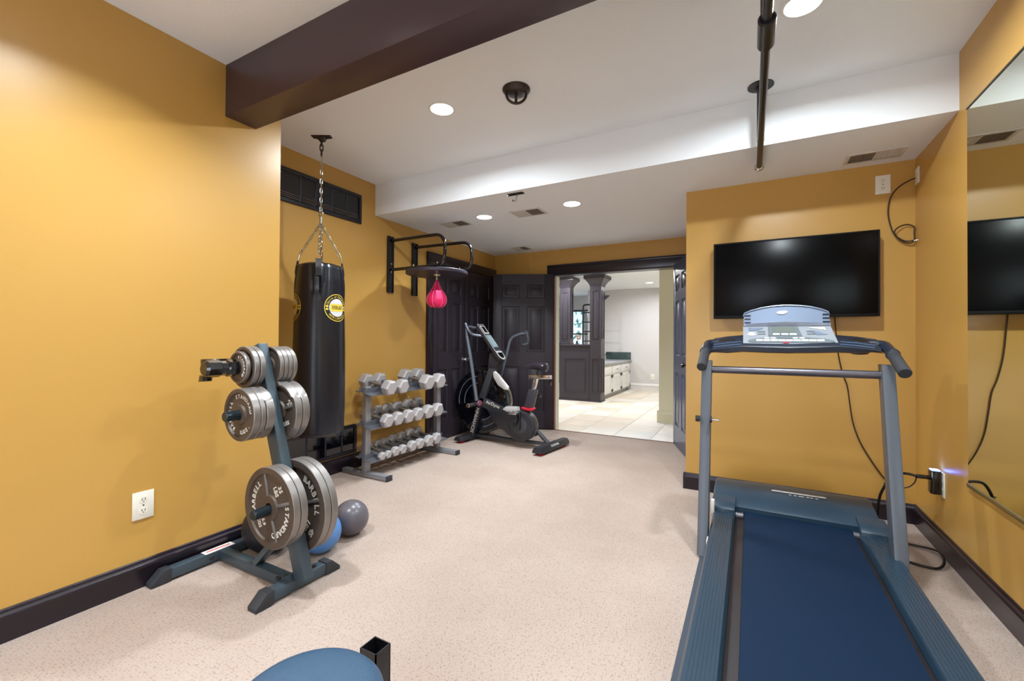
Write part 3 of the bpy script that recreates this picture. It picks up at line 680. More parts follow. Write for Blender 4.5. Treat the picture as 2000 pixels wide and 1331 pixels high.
# straps + triangular loops
strap_top = []
for a_ in SA:
    d_ = Vector((math.cos(a_), math.sin(a_), 0)); tn = Vector((-math.sin(a_), math.cos(a_), 0)); c_ = Vector((BX, BY, 0))
    q = MB(); pts = [(.162, 1.665), (.166, 1.70), (.160, 1.745), (.150, 1.79), (.143, 1.75)]
    V = []
    for r_, z_ in pts: V += [c_+d_*r_+tn*.02+Vector((0, 0, z_)), c_+d_*r_-tn*.02+Vector((0, 0, z_)), c_+d_*(r_+.006)-tn*.02+Vector((0, 0, z_)), c_+d_*(r_+.006)+tn*.02+Vector((0, 0, z_))]
    F = []
    for k in range(len(pts)-1):
        for j in range(4): F.append((k*4+j, k*4+(j+1) % 4, (k+1)*4+(j+1) % 4, (k+1)*4+j))
    F += [(0, 1, 2, 3), tuple(len(V)-4+j for j in (3, 2, 1, 0))]
    q._add(V, F); q.build('strap', M_VINYL, pbg)
    tp = c_+d_*.142+Vector((0, 0, 1.835)); lo = c_+d_*.152+Vector((0, 0, 1.785))
    MB().tube([tp, lo+tn*.024, lo-tn*.024], .0032, 8, closed=True).build('triangle_loop', M_ZINC, pbg); strap_top.append(tp)
# emblems wrapped round the bag
def on_bag(ac, zc, off):
    def wf(v):
        a_ = ac+v.x/BR; z_ = zc+v.y; r_ = .182-.024*(z_-1.15) if z_ < 1.4 else .176-.04*(z_-1.4)
        r_ += .0006
        r_ += off+v.z
        return Vector((BX+r_*math.cos(a_), BY+r_*math.sin(a_), zc+v.y))
    return wf
def ring_on(mb, wf, r0, r1, n=48):
    V = []; F = []
    for k in range(n):
        a_ = 2*PI*k/n
        for r_ in (r0, (r0+r1)/2, r1): V.append(wf(Vector((r_*math.cos(a_), r_*math.sin(a_), 0))))
    for k in range(n):
        b_ = (k+1) % n
        for j in range(2): F.append((k*3+j, k*3+j+1, b_*3+j+1, b_*3+j))
    mb._add(V, F, True)
def disc_on(mb, wf, r): ring_on(mb, wf, r*.5, r); ring_on(mb, wf, .001, r*.5)
base_a = math.atan2(-BY, -BX)
for k, off_deg in enumerate((42, -78, 162)):
    ac = base_a+math.radians(off_deg); zc = 1.437
    em = MB(); ring_on(em, on_bag(ac, zc, .001), .001, .05); ring_on(em, on_bag(ac, zc, .001), .05, .1); em_o = em.build('emblem', M_PRINTB, pbg)
    q = MB(); ring_on(q, on_bag(ac, zc, .0018), .096, .101)
    w1 = on_bag(ac, zc, .0024)
    for txt, am, fl, sz, sp in (('Choice of Champions', PI/2, False, .021, .135), ('WORLDWIDE', -PI/2, True, .022, .21)):
        n_ = len(txt)
        for i, ch in enumerate(txt):
            if ch == ' ': continue
            a_ = am-(i-(n_-1)/2)*sp*(-1 if fl else 1); R_ = Matrix.Rotation(a_+(PI/2 if fl else -PI/2), 4, 'Z'); cc = Vector((.0805*math.cos(a_), .0805*math.sin(a_), 0))
            add_text(q, ch, sz, None, .0002, warp=lambda v, R_=R_, cc=cc: w1(R_ @ v+cc))
    # two little glove shapes left and right
    for sx_ in (-1, 1):
        for dy in (.009, -.012):
            V = [w1(Vector((sx_*.081+.011*math.cos(t_), dy+.008*math.sin(t_), 0))) for t_ in [2*PI*j/14 for j in range(14)]]; q._add(V, [tuple(range(14))])
    q.build('emblem_gold_ring', M_GOLD, em_o)
    q = MB(); ring_on(q, on_bag(ac, zc, .0020), .001, .066); q.build('emblem_centre', M_SILV, em_o)
    w2 = on_bag(ac, zc, .0032); q = MB()
    V = []; nx = 10
    for j in range(nx+1):
        x_ = -.058+.116*j/nx; V += [w2(Vector((x_, -.028, 0))), w2(Vector((x_, .028, 0)))]
    q._add(V, [(2*j, 2*j+2, 2*j+3, 2*j+1) for j in range(nx)]); q.build('emblem_plaque', M_GOLD, em_o)
    w3 = on_bag(ac, zc, .0042); q = MB(); add_text(q, 'EVERLAST', .024, None, .0002, warp=lambda v: w3(Vector((v.x*.88, v.y*1.6, v.z)))); q.build('emblem_lettering', M_PRINTB, em_o)
# ceiling bracket, chain
q = MB(); q.prism([(-.075, 0), (-.07, -.008), (-.03, -.012), (-.018, -.035), (.018, -.035), (.03, -.012), (.07, -.008), (.075, 0)], 'y', -.022, .022)
q2 = q.b
for v in q2.verts: v.co = Vector((BX+v.co.x*.88-v.co.y*.47, BY+v.co.x*.47+v.co.y*.88, ZU+v.co.z))
q.build('ceiling_bracket', M_BRONZE, pbg)
def link_mesh(L=.044, wd=.022, r=.0032):
    b_ = MB(); pts = []
    for k in range(9): a_ = PI*k/8; pts.append(((wd/2-r)*math.cos(a_), 0, L/2-wd/2+(wd/2-r)*math.sin(a_)))
    for k in range(9): a_ = PI+PI*k/8; pts.append(((wd/2-r)*math.cos(a_), 0, -(L/2-wd/2)+(wd/2-r)*math.sin(a_)))
    b_.tube(pts, r, 6, closed=True); o = b_.build('chain_link', M_ZINC); me = o.data; bpy.data.objects.remove(o); return me
LK, LKB = link_mesh(), link_mesh(.058, .030, .0045)
LKB.materials[0] = M_BRONZE
def chain(p, q_, me, pitch, parent, mt=None):
    p, q_ = Vector(p), Vector(q_); d = q_-p; n_ = max(1, round(d.length/pitch)); dn = d.normalized(); quat = dn.to_track_quat('Z', 'Y')
    po = Vector(parent.location)
    for k in range(n_):
        o = bpy.data.objects.new('chain_link', me); o.parent = parent; o.location = p+d*(k+.5)/n_-po
        o.rotation_mode = 'QUATERNION'; o.rotation_quaternion = quat @ Matrix.Rotation(PI/2*(k % 2)+.4, 4, 'Z').to_quaternion(); C.objects.link(o)
chain((BX, BY, ZU-.03), (BX, BY, 2.60), LKB, .046, pbg)
MB().tube(smooth_path([(BX, BY, 2.60), (BX+.012, BY, 2.58), (BX, BY, 2.555), (BX-.012, BY, 2.54), (BX, BY, 2.52)], 5), .004, 8).build('s_hook', M_ZINC, pbg)
chain((BX, BY, 2.525), (BX, BY, 2.17), LK, .0365, pbg)
q = MB(); q.tube([(BX+.02*math.cos(2*PI*k/20), BY, 2.155+.02*math.sin(2*PI*k/20)) for k in range(20)], .005, 8, closed=True); q.cyl((BX, BY, 2.08), (BX, BY, 2.135), .010, 12); q.build('swivel', M_ZINC, pbg)
for tp in strap_top: chain((BX, BY, 2.085), tp+Vector((0, 0, -.004)), LK, .0365, pbg)

# ================================================================== SPEED BAG PLATFORM
sp = thing('speed_bag_platform', 'black wall-mounted speed bag rack with round wooden drum and bent tube arms', 'speed bag rack', (XREC, 3.53, 1.98))
Y1, Y2 = 3.345, 3.715; DX, DY, DZ = -2.80, 3.53, 1.885
for y in (Y1, Y2):
    q = MB(); q.box(XREC, XREC+.022, y-.038, y+.038, 1.69, 2.27, .002)
    q.box(XREC+.022, XREC+.03, y-.038, y-.026, 1.69, 2.27); q.box(XREC+.022, XREC+.03, y+.026, y+.038, 1.69, 2.27); q.build('wall_rail', M_BLACK, sp)
    for z_ in (2.225, 1.985, 1.90): MB().cyl((XREC+.022, y, z_), (XREC+.032, y, z_), .010, 10).build('bolt', M_CHROME, sp)
    pts = fillet([(XREC+.02, y, 2.225), (-2.56 if y < 3.5 else -2.50, y, 2.225 if y < 3.5 else 2.215), (-2.56+.0 if y < 3.5 else -2.50, y, 1.925), (-2.95, y, 1.925), (XREC+.02, y, 1.925)], .13, 10)
    MB().tube(pts, .0165, 14).build('arm', M_BLACKG, sp)
T = Matrix.Translation((DX, DY, DZ))
MB().lathe([(.31, -.016), (.312, -.012), (.312, .012), (.308, .016)], 64, T).build('drum', mat('drum_board', s(52, 48, 60), .45, bump=(30, .2)), sp)
for dx, dy in ((-.15, -.185), (.15, -.185), (-.15, .185), (.15, .185)): MB().cyl((DX+dx, DY+dy, DZ-.022), (DX+dx, DY+dy, DZ+.075), .007, 10).build('bolt', M_CHROME, sp)
sb = thing('speed_bag', 'bright pink teardrop speed bag hanging under the round drum', 'speed bag', (DX, DY, DZ-.016))
MB().lathe([(.001, -.055), (.012, -.055), (.012, -.015), (.032, -.012), (.035, 0), (.001, 0)], 20, Matrix.Translation((DX, DY, DZ-.016))).build('swivel', M_CHROME, sb)
tp_ = DZ-.07; pr = [(.012, 0), (.016, -.02), (.028, -.055), (.048, -.095), (.074, -.13), (.092, -.165), (.098, -.20), (.094, -.235), (.076, -.262), (.045, -.278), (.001, -.283)]
bagc = Matrix.Translation((DX, DY, tp_))
MB().lathe(pr, 40, bagc).build('bladder_cover', M_PINK, sb)
for k in range(6):
    a_ = base_a+.35+k*PI/3; MB().tube([(DX+(r_+.001)*math.cos(a_), DY+(r_+.001)*math.sin(a_), tp_+z_) for r_, z_ in pr[1:-1]], .0035, 6).build('seam_piping', M_PINKL, sb)
MB().box(-.028, .028, -.004, .004, -.20, -.115, .003, Matrix.Translation((DX, DY, tp_)) @ Matrix.Rotation(base_a+PI/2-.05, 4, 'Z') @ Matrix.Translation((0, -.094, 0))).build('front_patch', mat('pink_patch', s(246, 86, 150), .4), sb)

# ================================================================== WEIGHT TREE
TY = 1.352
def px_(z): return -1.855-.346*(z-.1)-.0
tr = thing('weight_tree', 'slate blue steel plate tree leaning on an H base beside the left wall', 'weight rack', (-2.1, TY, 0))
q = MB(); q.bar((px_(.07)+.0, TY, .07), (px_(1.17), TY, 1.17), .05, .078, up=(1, 0, 0), bev=.003); q.build('post', M_STEELB, tr)
MB().bar((-2.55, TY, .034), (-1.93, TY, .034), .052, .05, bev=.004).build('center_beam', M_STEELB, tr)
MB().bar((-1.922, 1.21, .036), (-1.922, 1.535, .036), .056, .052, bev=.004).build('front_foot_bar', M_STEELB, tr)
MB().bar((-2.541, 1.08, .036), (-2.541, 1.63, .036), .05, .052, bev=.004).build('rear_foot_bar', M_STEELB, tr)
def foot_cap(x0, x1, ya, yb_):
    s_ = 1 if yb_ > ya else -1
    poly = [(ya, .006), (ya, .066), (ya+s_*.035, .066), (ya+s_*.085, .018), (ya+s_*.085, 0), (ya+s_*.02, 0)]
    MB().prism(poly, 'x', x0, x1, bev=.002).build('foot_cap', M_RUBBER, tr)
foot_cap(-1.954, -1.890, 1.235, 1.1); foot_cap(-1.954, -1.890, 1.51, 1.6); foot_cap(-2.569, -2.513, 1.105, 1.0); foot_cap(-2.569, -2.513, 1.61, 1.7)
MB().bar((-2.21, TY, .06), (-2.02, TY, .25), .05, .03, bev=.002).build('brace', M_STEELB, tr)
q = MB(); q.prism([(-1.975, .058), (-1.9, .058), (-1.905, .09)], 'y', TY-.035, TY+.035); q.build('gusset', M_STEELB, tr)
for (x, y, z) in ((-1.965, 1.30, .06), (-1.92, 1.46, .062)): MB().cyl((x, y, z), (x, y, z+.014), .012, 6).build('bolt', M_RUBBER, tr)
MB().cyl((-2.512, 1.285, .04), (-2.50, 1.285, .04), .012, 6).build('bolt', M_RUBBER, tr)
lb = MB().box(-2.565, -2.517, 1.26, 1.41, .0625, .0632).build('warning_label', M_PAPER, tr)
lb2 = MB().box(-2.548, -2.538, 1.275, 1.395, .0632, .0636).build('red_stripe', M_RED, lb)
# worn white marks printed up the lit side of the post
random.seed(2); q = MB()
for k in range(15):
    z_ = .86-.02*k; xx = px_(z_)+.0392
    for j in range(2):
        if random.random() < .8: q.bar((xx, TY-.014+j*.014, z_), (xx+.0045, TY-.014+j*.014, z_-.012), .008, .001, up=(1, 0, 0))
tag(q.build('printed_marks', M_LET, tr), 'worn white printed marks')
PEGS = [(px_(.40)-.012, .405, 1.177, 1.56), (px_(.85)+.0, .845, 1.129, 1.56), (px_(1.06)+.0, 1.065, 1.13, 1.50)]
for x, z, y0, y1 in PEGS:
    q = MB(); q.cyl((x, y0, z), (x, TY-.022, z), .0235, 24, .003); q.cyl((x, TY+.022, z), (x, y1, z), .0235, 24, .003); q.build('peg', mat('peg_black_steel', s(44, 56, 64), .28, metal=.5), tr)
def plate(R, T, label, group, loc, style, words, notch=False):
    """axis along Y, lettered face towards -Y"""
    o = thing('weight_plate', label, 'weight plate', loc, group); h = T/2; H0 = .0245
    X = Matrix.Rotation(PI/2, 4, 'X')      # local z -> -y
    L = Vector(loc)
    W = Matrix.Translation(L) @ X
    rim = .16*R if style != 'solid' else .10*R; web = h*.45
    hub = .19*R+.02
    seg_ = 56
    prof = [(R-.003, -h), (R, -h+.003), (R, h-.003), (R-.003, h), (R-rim, h), (R-rim-.004, web), (hub+.006, web), (hub, h*.95), (H0, h*.95), (H0, -h*.95), (hub, -h*.95), (hub+.006, -web), (R-rim-.004, -web), (R-rim, -h), (R-.003, -h)]
    b_ = MB(); V = []; F = []; n_ = len(prof)
    for (r_, z_) in prof:
        for k in range(seg_):
            a_ = 2*PI*k/seg_; rr = r_
            if notch and r_ > R-rim*.5:
                if abs(((a_*3/(2*PI)) % 1)-.5) < .20 and z_ > -h*.2: rr = r_-.014
            V.append(W @ Vector((rr*math.cos(a_), rr*math.sin(a_), z_)))
    for i in range(n_-1):
        for k in range(seg_): F.append((i*seg_+k, i*seg_+(k+1) % seg_, (i+1)*seg_+(k+1) % seg_, (i+1)*seg_+k))
    b_._add(V, F, True); body = b_.build('disc', M_IRONF, o)
    body.data.materials.append(M_RIM)
    for p in body.data.polygons:
        c_ = p.center; rad = math.hypot(c_.x, c_.z)
        if rad > R-rim*.42: p.material_index = 1
    if style == 'spoke':
        for k, a_ in enumerate((math.radians(105), math.radians(-70), math.radians(18))):
            sp_ = MB(); sp_.x = W
            for sg in (1, -1):
                ca_, sa_ = math.cos(a_), math.sin(a_); p0 = Vector((hub*ca_, hub*sa_, sg*h*.6)); p1 = Vector(((R-rim)*ca_, (R-rim)*sa_, sg*h*.5))
                sp_.bar(p0, p1, .014, h*.5, up=(0, 0, 1), bev=.002)
            sp_.build('spoke', mat('spoke_grey', s(128, 126, 128), .4, metal=.5), o)
    if words:
        for t_ in words:
            q_ = MB()
            if t_[0] == 'arc': _, txt, sz, rr, am, spc, fl = t_; add_arc_text(q_, txt, sz, rr, math.radians(am), W @ Matrix.Translation((0, 0, web+.001)), spc, fl, .0012)
            else: _, txt, sz, xx, yy, rot = t_; add_text(q_, txt, sz, W @ Matrix.Translation((xx, yy, web+.001)) @ Matrix.Rotation(math.radians(rot), 4, 'Z'), .0012)
            q_.build('raised_lettering', M_LET, o)
    return o
px1, pz1 = PEGS[0][0], PEGS[0][1]
W35 = [('arc', 'BARBELL', .036, .128, 165, .20, False), ('arc', 'STANDARD', .036, .126, -35, .215, False), ('str', '35', .034, .075, .095, -65), ('str', 'LBS', .032, .042, .080, -65), ('str', '15.9', .028, -.050, -.068, -65), ('str', 'KGS', .028, -.083, -.083, -65)]
W45 = [('arc', 'BARBELL', .044, .152, 30, .20, False), ('arc', 'STANDARD', .044, .152, 200, .20, False), ('str', '45', .040, .112, -.112, -130), ('str', 'LBS', .038, .078, -.083, -130)]
plate(.190, .034, 'large spoked iron plate reading 35 LBS, foremost on the lowest peg', 'big plates on the lowest pegs', (px1, 1.252+.017, pz1+.009), 'spoke', W35)
plate(.190, .034, 'large iron plate just behind the spoked 35 LBS plate, against the tree post', 'big plates on the lowest pegs', (px1, 1.289+.017, pz1+.009), 'plain', None)
plate(.225, .036, 'largest dark-faced plate reading BARBELL, far side of the lowest peg, next to the post', 'big plates on the lowest pegs', (px1, 1.385+.019, pz1-.022), 'spoke', W45)
plate(.225, .036, 'largest plate furthest back on the lowest peg, beside the blue ball', 'big plates on the lowest pegs', (px1, 1.424+.019, pz1-.022), 'plain', None)
px2, pz2 = PEGS[1][0], PEGS[1][1]
W10 = [('arc', 'STANDARD', .026, .086, 62, .245, False), ('arc', 'BARBELL', .024, .086, 190, .26, False), ('arc', 'KGS.', .026, .084, -60, .27, True)]
plate(.125, .034, 'middle-sized brown iron plate reading STANDARD, foremost on the middle peg', 'plates on the middle pegs', (px2, 1.192+.017, pz2), 'plain', W10)
plate(.125, .024, 'middle-sized iron plate second from the front on the middle peg', 'plates on the middle pegs', (px2, 1.2275+.012, pz2), 'plain', None)
plate(.127, .040, 'notched middle-sized iron plate nearest the post on the camera side of the middle peg', 'plates on the middle pegs', (px2, 1.254+.020, pz2), 'plain', None, True)
plate(.150, .038, 'notched spoked iron plate on the far side of the middle peg, nearest the post', 'plates on the middle pegs', (px2, 1.385+.019, pz2-.008), 'spoke', [('str', '25', .04, .085, .04, -30), ('str', 'LBS', .03, .06, -.06, 20)], True)
plate(.150, .038, 'notched iron plate on the far end of the middle peg, beside the heavy bag', 'plates on the middle pegs', (px2, 1.426+.019, pz2-.008), 'plain', None, True)
px3, pz3 = PEGS[2][0], PEGS[2][1]
plate(.078, .022, 'smallest iron plate behind the black clamp on the top peg, reading STANDARD', 'small plates on the top pegs', (px3, 1.225+.011, pz3), 'plain', [('arc', 'STANDARD', .019, .05, 20, .34, False)])
plate(.103, .026, 'small iron plate on the top peg behind the smallest plate', 'small plates on the top pegs', (px3, 1.251+.013, pz3), 'plain', None)
plate(.103, .026, 'small iron plate against the post on the camera side of the top peg', 'small plates on the top pegs', (px3, 1.281+.013, pz3), 'plain', None)
for k, wd_ in enumerate(('first', 'second', 'third', 'last')):
    plate(.100, .022, '%s of four worn plates outwards from the post, far side of the top peg' % wd_, 'small plates on the top pegs', (px3, 1.382+.012+k*.0245, pz3+.001), 'solid', None)
cl = thing('barbell_clamp', 'black plastic locking clamp on the front end of the top peg', 'clamp', (px3, 1.15, pz3))
T = Matrix.Translation((px3, 0, pz3)) @ Matrix.Rotation(PI/2, 4, 'X')
MB().lathe([(.024, -1.218), (.040, -1.215), (.042, -1.175), (.035, -1.170), (.035, -1.145), (.041, -1.140), (.041, -1.085), (.030, -1.075), (.001, -1.075)], 8, T, smooth=False).build('collar', M_BLACKG, cl)
MB().box(px3-.050, px3-.020, 1.085, 1.20, pz3+.018, pz3+.044, .004).build('lever', M_BLACKG, cl)
MB().prism([(px3-.045, pz3-.03), (px3-.01, pz3-.035), (px3-.015, pz3-.058), (px3-.055, pz3-.062)], 'y', 1.080, 1.12, bev=.002).build('latch', M_BLACKG, cl)
# balls
def ball(name, label, p, r, m, band=True):
    o = thing(name, label, 'ball', (p[0], p[1], 0)); MB().ball((p[0], p[1], r), r, 48).build('shell', m, o)
    if band: MB().lathe([(.001, -.001), (.011, -.001), (.011, .0035), (.001, .004)], 16, Matrix.Translation((p[0]+r*.10, p[1]-r*.3, r+.945*r)) @ Matrix.Rotation(.3, 4, 'X')).build('valve_plug', m, o)
ball('exercise_ball', 'dark grey shiny weighted ball at the front of the group by the plate tree', (-2.163, 1.905), .1045, M_GREYB, False)
ball('exercise_ball', 'light blue rubber ball half hidden behind the largest plates', (-2.137, 1.665), .112, M_BLUEB, False)
ball('exercise_ball', 'black ball behind the plate tree against the left baseboard', (-2.40, 1.535), .140, M_BLKB, False)

# ================================================================== DUMBBELL RACK
TILT = math.radians(9.2); RCX = -2.965
dr = thing('dumbbell_rack', 'silver grey three-tier steel dumbbell rack standing against the yellow wall', 'dumbbell rack', (RCX, 3.26, 0))
for y0 in (2.74, 3.73):
    MB().box(-2.99, -2.94, y0, y0+.06, .04, .79, .003).build('upright', M_RACK, dr)
    f = MB().box(-3.235, -2.69, y0+.0, y0+.06, .004, .045, .004).build('foot_bar', M_RACK, dr)
    MB().box(-2.70, -2.682, y0-.002, y0+.062, .002, .047, .004).build('end_cap', M_RUBBER, f)
SH = [(.742, .79), (.452, .50), (.165, .21)]
def shelf_M(zc): return Matrix.Translation((RCX, 0, zc)) @ Matrix.Rotation(TILT, 4, 'Y')
for zc, _ in SH:
    for sg in (1, -1):
        q = MB(); q.x = shelf_M(zc)
        ex = .110 if sg > 0 else .078
        q.box(sg*.028, sg*ex, 2.715, 3.80, -.005, 0); q.box(sg*.028, sg*.033, 2.715, 3.80, 0, .042); q.box(sg*(ex-.004), sg*ex, 2.715, 3.80, -.012, -.005)
        q.build('shelf_rail', mat('rail_grey', s(112, 114, 122), .4, metal=.4), dr)
def make_dumbbell(R, L, T):
    o = thing('dumbbell', '', 'dumbbell', (0, 0, 0)); hr = .0155
    MB().tube([(-L/2+T*.8, 0, 0), (-L*.12, 0, 0), (0, 0, 0), (L*.12, 0, 0), (L/2-T*.8, 0, 0)], [hr*.85, hr*.95, hr*1.1, hr*.95, hr*.85], 14).build('handle', M_HEXD, o)
    for sg in (-1, 1):
        q = MB(); V = []; F = []; c = .012*R/.065
        for (r_, x_) in ((R-c, -T/2), (R, -T/2+c), (R, T/2-c), (R-c, T/2)):
            for k in range(6): a_ = PI/3*k; V.append((sg*(L/2-T/2)+x_, r_*math.cos(a_), r_*math.sin(a_)))
        for i in range(3):
            for k in range(6): F.append((i*6+k, i*6+(k+1) % 6, (i+1)*6+(k+1) % 6, (i+1)*6+k))
        F += [tuple(range(5, -1, -1)), tuple(range(18, 24))]; q._add(V, F); q.build('hex_head', M_HEX, o)
    return o
TOPD = [(2.885, .070, .37, .085), (3.045, .069, .37, .085), (3.40, .079, .38, .10), (3.585, .079, .38, .10)]
MIDD = [(2.875, .064, .33, .07), (3.005, .064, .33, .07), (3.14, .066, .34, .07), (3.275, .066, .34, .07), (3.425, .071, .35, .08), (3.575, .071, .35, .08)]
BOTD = [(2.838, .036, .27, .04), (2.912, .036, .27, .04), (3.0, .045, .28, .05), (3.095, .045, .28, .05), (3.215, .053, .30, .06), (3.325, .053, .30, .06), (3.45, .059, .32, .065), (3.575, .059, .32, .065)]
order = ['nearest the left upright', 'second from the left upright', 'third from the left upright', 'fourth from the left upright', 'fifth from the left upright', 'sixth from the left upright', 'seventh from the left upright', 'last, beside the right upright']
protos = {}
for row, (lst, nm, (zc, _)) in enumerate(((TOPD, 'top', SH[0]), (MIDD, 'middle', SH[1]), (BOTD, 'bottom', SH[2]))):
    for i, (y, R, L, T) in enumerate(lst):
        if (R, L, T) in protos: o = copy_tree(protos[(R, L, T)])
        else: o = make_dumbbell(R, L, T); protos[(R, L, T)] = o
        M = shelf_M(zc) @ Vector((0, 0, R*.866+.0005))
        o.location = (M.x, y, M.z); o.rotation_euler = (0, TILT, 0)
        wd_ = order[i] if i < len(lst)-1 else order[7]
        sz = {'top': 'large' if i < 2 else 'largest', 'middle': 'medium', 'bottom': 'smallest' if i < 2 else 'small'}[nm]
        tag(o, '%s grey hex dumbbell on the %s tier, %s' % (sz, nm, wd_), 'dumbbell', 'hex dumbbells on the %s tier' % nm)

# ================================================================== TREADMILL
tm = thing('treadmill', 'large grey treadmill with dark blue running belt and silver console', 'treadmill', (.22, 2.3, .012))
tag(MB().box(-.245, .62, .35, 2.70, 0, .011, .003).build('floor_mat', M_MAT, origin=(.2, 1.5, 0)), 'textured grey rubber mat lying under the treadmill', 'mat')
XA, XB = -.2325, .6275          # upright centres
YU0, YU1 = 2.665, 2.925
for x in (XA, XB):
    u_ = MB(); dy = (YU1-YU0)/1.12; 
    u_.prism([(2.645-.0, .012), (2.745, .012), (2.745+dy*1.06, 1.09), (2.665+dy*1.06, 1.09)], 'x', x-.0275, x+.0275, bev=.004); u_.build('upright', M_UPR, tm)
q = MB(); q.cyl((XA+.027, 2.945, 1.035), (XB-.027, 2.945, 1.035), .0215, 24); q.build('cross_bar', M_BAR, tm)
MB().box(XA-.02, XB+.02, 2.70, 2.76, .02, .06, .004).build('base_tube', M_UPR, tm)
MB().tube(smooth_path(c2, 6), .0065, 8).build('power_cord', M_CORD, tm)
# deck (slopes up slightly to the front)
q = MB(); q.box(-.175, .60, .35, 3.05, .07, .135); q.build('deck_frame', M_BLACK, tm)
for sx_, (a, c) in (('l', (-.195, -.078)), ('r', (.52, .637))):
    q = MB(); w_ = c-a
    poly = [(a, .05), (a, .165), (a+.010, .178), (c-.010, .178), (c, .165), (c, .05)]
    q.prism(poly, 'y', .30, 3.0, bev=.002)
    for k in range(7): xx = a+.022+k*(w_-.044)/6; q.box(xx-.003, xx+.003, .34, 2.93, .1775, .1795)
    q.build('foot_rail', M_DECKP, tm)
MB().box(-.076, .518, .34, 3.06, .132, .142, .002).build('running_deck', mat('deck_dark', s(34, 28, 32), .5), tm)  # dark deck showing in the gaps beside the belt
q = MB(); q.prism([(.36, .10), (.345, .13), (.36, .168), (3.11, .172), (3.13, .13), (3.11, .10)], 'x', -.030, .492, bev=.004); q.build('running_belt', M_BELT, tm)
hood = [(3.02, .05), (3.02, .195), (3.035, .205), (3.10, .235), (3.17, .262), (3.25, .275), (3.33, .27), (3.42, .24), (3.50, .18), (3.54, .10), (3.54, .04)]
q = MB(); q.prism(hood, 'x', -.205, .625, smooth=True, bev=.012); hd = q.build('motor_hood', M_DECKP, tm)
q = MB(); q.bar((.12, 3.205, .272), (.40, 3.205, .272), .016, .003, up=(0, -.2, 1), bev=.001); q.build('badge_strip', M_SATIN, hd)
q = MB(); 
for k, x in enumerate((.21, .235, .26, .275, .30, .32, .345)): q.box(x, x+.014, 3.176, 3.187, .2655, .267)
q.build('badge_marks', M_LET, hd)
for a, c in ((-.205, -.078), (.52, .648)):
    q = MB(); q.prism([(2.94, .16), (2.945, .195), (2.97, .214), (3.02, .224), (3.08, .235), (3.08, .16)], 'x', a, c, smooth=True, bev=.005); q.build('rail_end_cap', M_DECKP, hd)
q = MB(); q.cyl((-.075, 3.0, .15), (-.035, 3.0, .15), .02, 14); q.cyl((.495, 3.0, .15), (.52, 3.0, .15), .02, 14); q.build('roller_end', M_BAR, tm)
MB().box(-.208, -.190, 2.93, 2.96, .16, .24, .002).build('bracket', M_PAPER, tm)
MB().box(-.205, -.196, 2.56, 2.62, .09, .14, .002).build('bracket', M_PAPER, tm)
MB().cyl((XA-.05, 2.80, .75), (XA-.027, 2.80, .75), .018, 12).build('lock_knob', M_BLACK, tm); MB().cyl((XA+.027, 2.80, .75), (XA+.038, 2.80, .75), .018, 12).build('lock_nut', M_BLACK, tm)
MB().cyl((XA+.038, 2.80, .75), (XA+.075, 2.80, .75), .006, 10).build('lock_pin', M_CHROME, tm)
# console tray: arched dark body across the uprights
def P(u, v, y): return aty(u, v, y)
yc = 2.95
def arch(xs, zt, zb_): return list(zip(xs, zt))+list(zip(reversed(xs), reversed(zb_)))
US = [1383, 1396, 1420, 1450, 1500, 1540, 1600, 1636, 1675, 1710, 1726]
VB = [669, 661, 657.5, 655, 654, 654, 654, 655, 658, 663, 672]
UFr = [1387, 1395, 1420, 1450, 1500, 1540, 1600, 1638, 1672, 1706, 1721]
VF = [682, 680, 676.5, 674, 675, 676, 675, 674, 677, 681, 684]
VBT = [690, 689, 690.5, 688, 690, 691, 690.5, 689.5, 691, 689, 690]
V = []; F = []; BK = []; FT = []
for ub, vb2, uf, vf, vbt in zip(US, VB, UFr, VF, VBT):
    B_ = aty(ub, vb2, 3.07); Fp = aty(uf, vf, 2.905); Lo = aty(uf, vbt, 2.905); BK.append(B_); FT.append(Fp)
    V += [B_, Fp, Fp+Vector((0, -.008, -.010)), Lo+Vector((0, -.004, .006)), Lo+Vector((0, .012, 0)), Vector((B_.x, 3.07, B_.z-.055)), Vector((B_.x, 3.078, B_.z-.008))]
m7 = 7
for i in range(len(US)-1):
    for k in range(m7): F.append((i*m7+k, i*m7+(k+1) % m7, (i+1)*m7+(k+1) % m7, (i+1)*m7+k))
F += [tuple(range(m7)), tuple(len(V)-m7+j for j in range(m7-1, -1, -1))]
q = MB(); q._add(V, F); tray = q.build('console_tray', M_NAVY, tm)
M_RIDGE = mat('tray_ridge_plastic', s(78, 100, 130), .3)  # ridges are a lighter blue than the tray
def on_tray(u, t_):
    for i in range(len(US)-1):
        if US[i] <= u <= US[i+1]:
            k = (u-US[i])/(US[i+1]-US[i]); return BK[i].lerp(BK[i+1], k).lerp(FT[i].lerp(FT[i+1], k), t_)
for u in (1419, 1680):
    c_ = on_tray(u, .38); e1 = (on_tray(u+4, .38)-on_tray(u-4, .38)).normalized(); e2 = (on_tray(u, .1)-on_tray(u, .7)).normalized(); nz = e1.cross(e2).normalized()
    T = Matrix(((e1.x, e2.x, nz.x, c_.x), (e1.y, e2.y, nz.y, c_.y), (e1.z, e2.z, nz.z, c_.z), (0, 0, 0, 1)))
    q = MB(); q.x = T; q.tube([(.043*math.cos(2*PI*k/24), .040*math.sin(2*PI*k/24), .001) for k in range(24)], .004, 8, closed=True); cup = q.build('cup_holder_rim', M_NAVY, tray)
    MB().lathe([(.001, .001), (.040, .001), (.041, .003)], 24, T).build('cup_well', mat('cup_black', s(8, 9, 14), .5), cup)
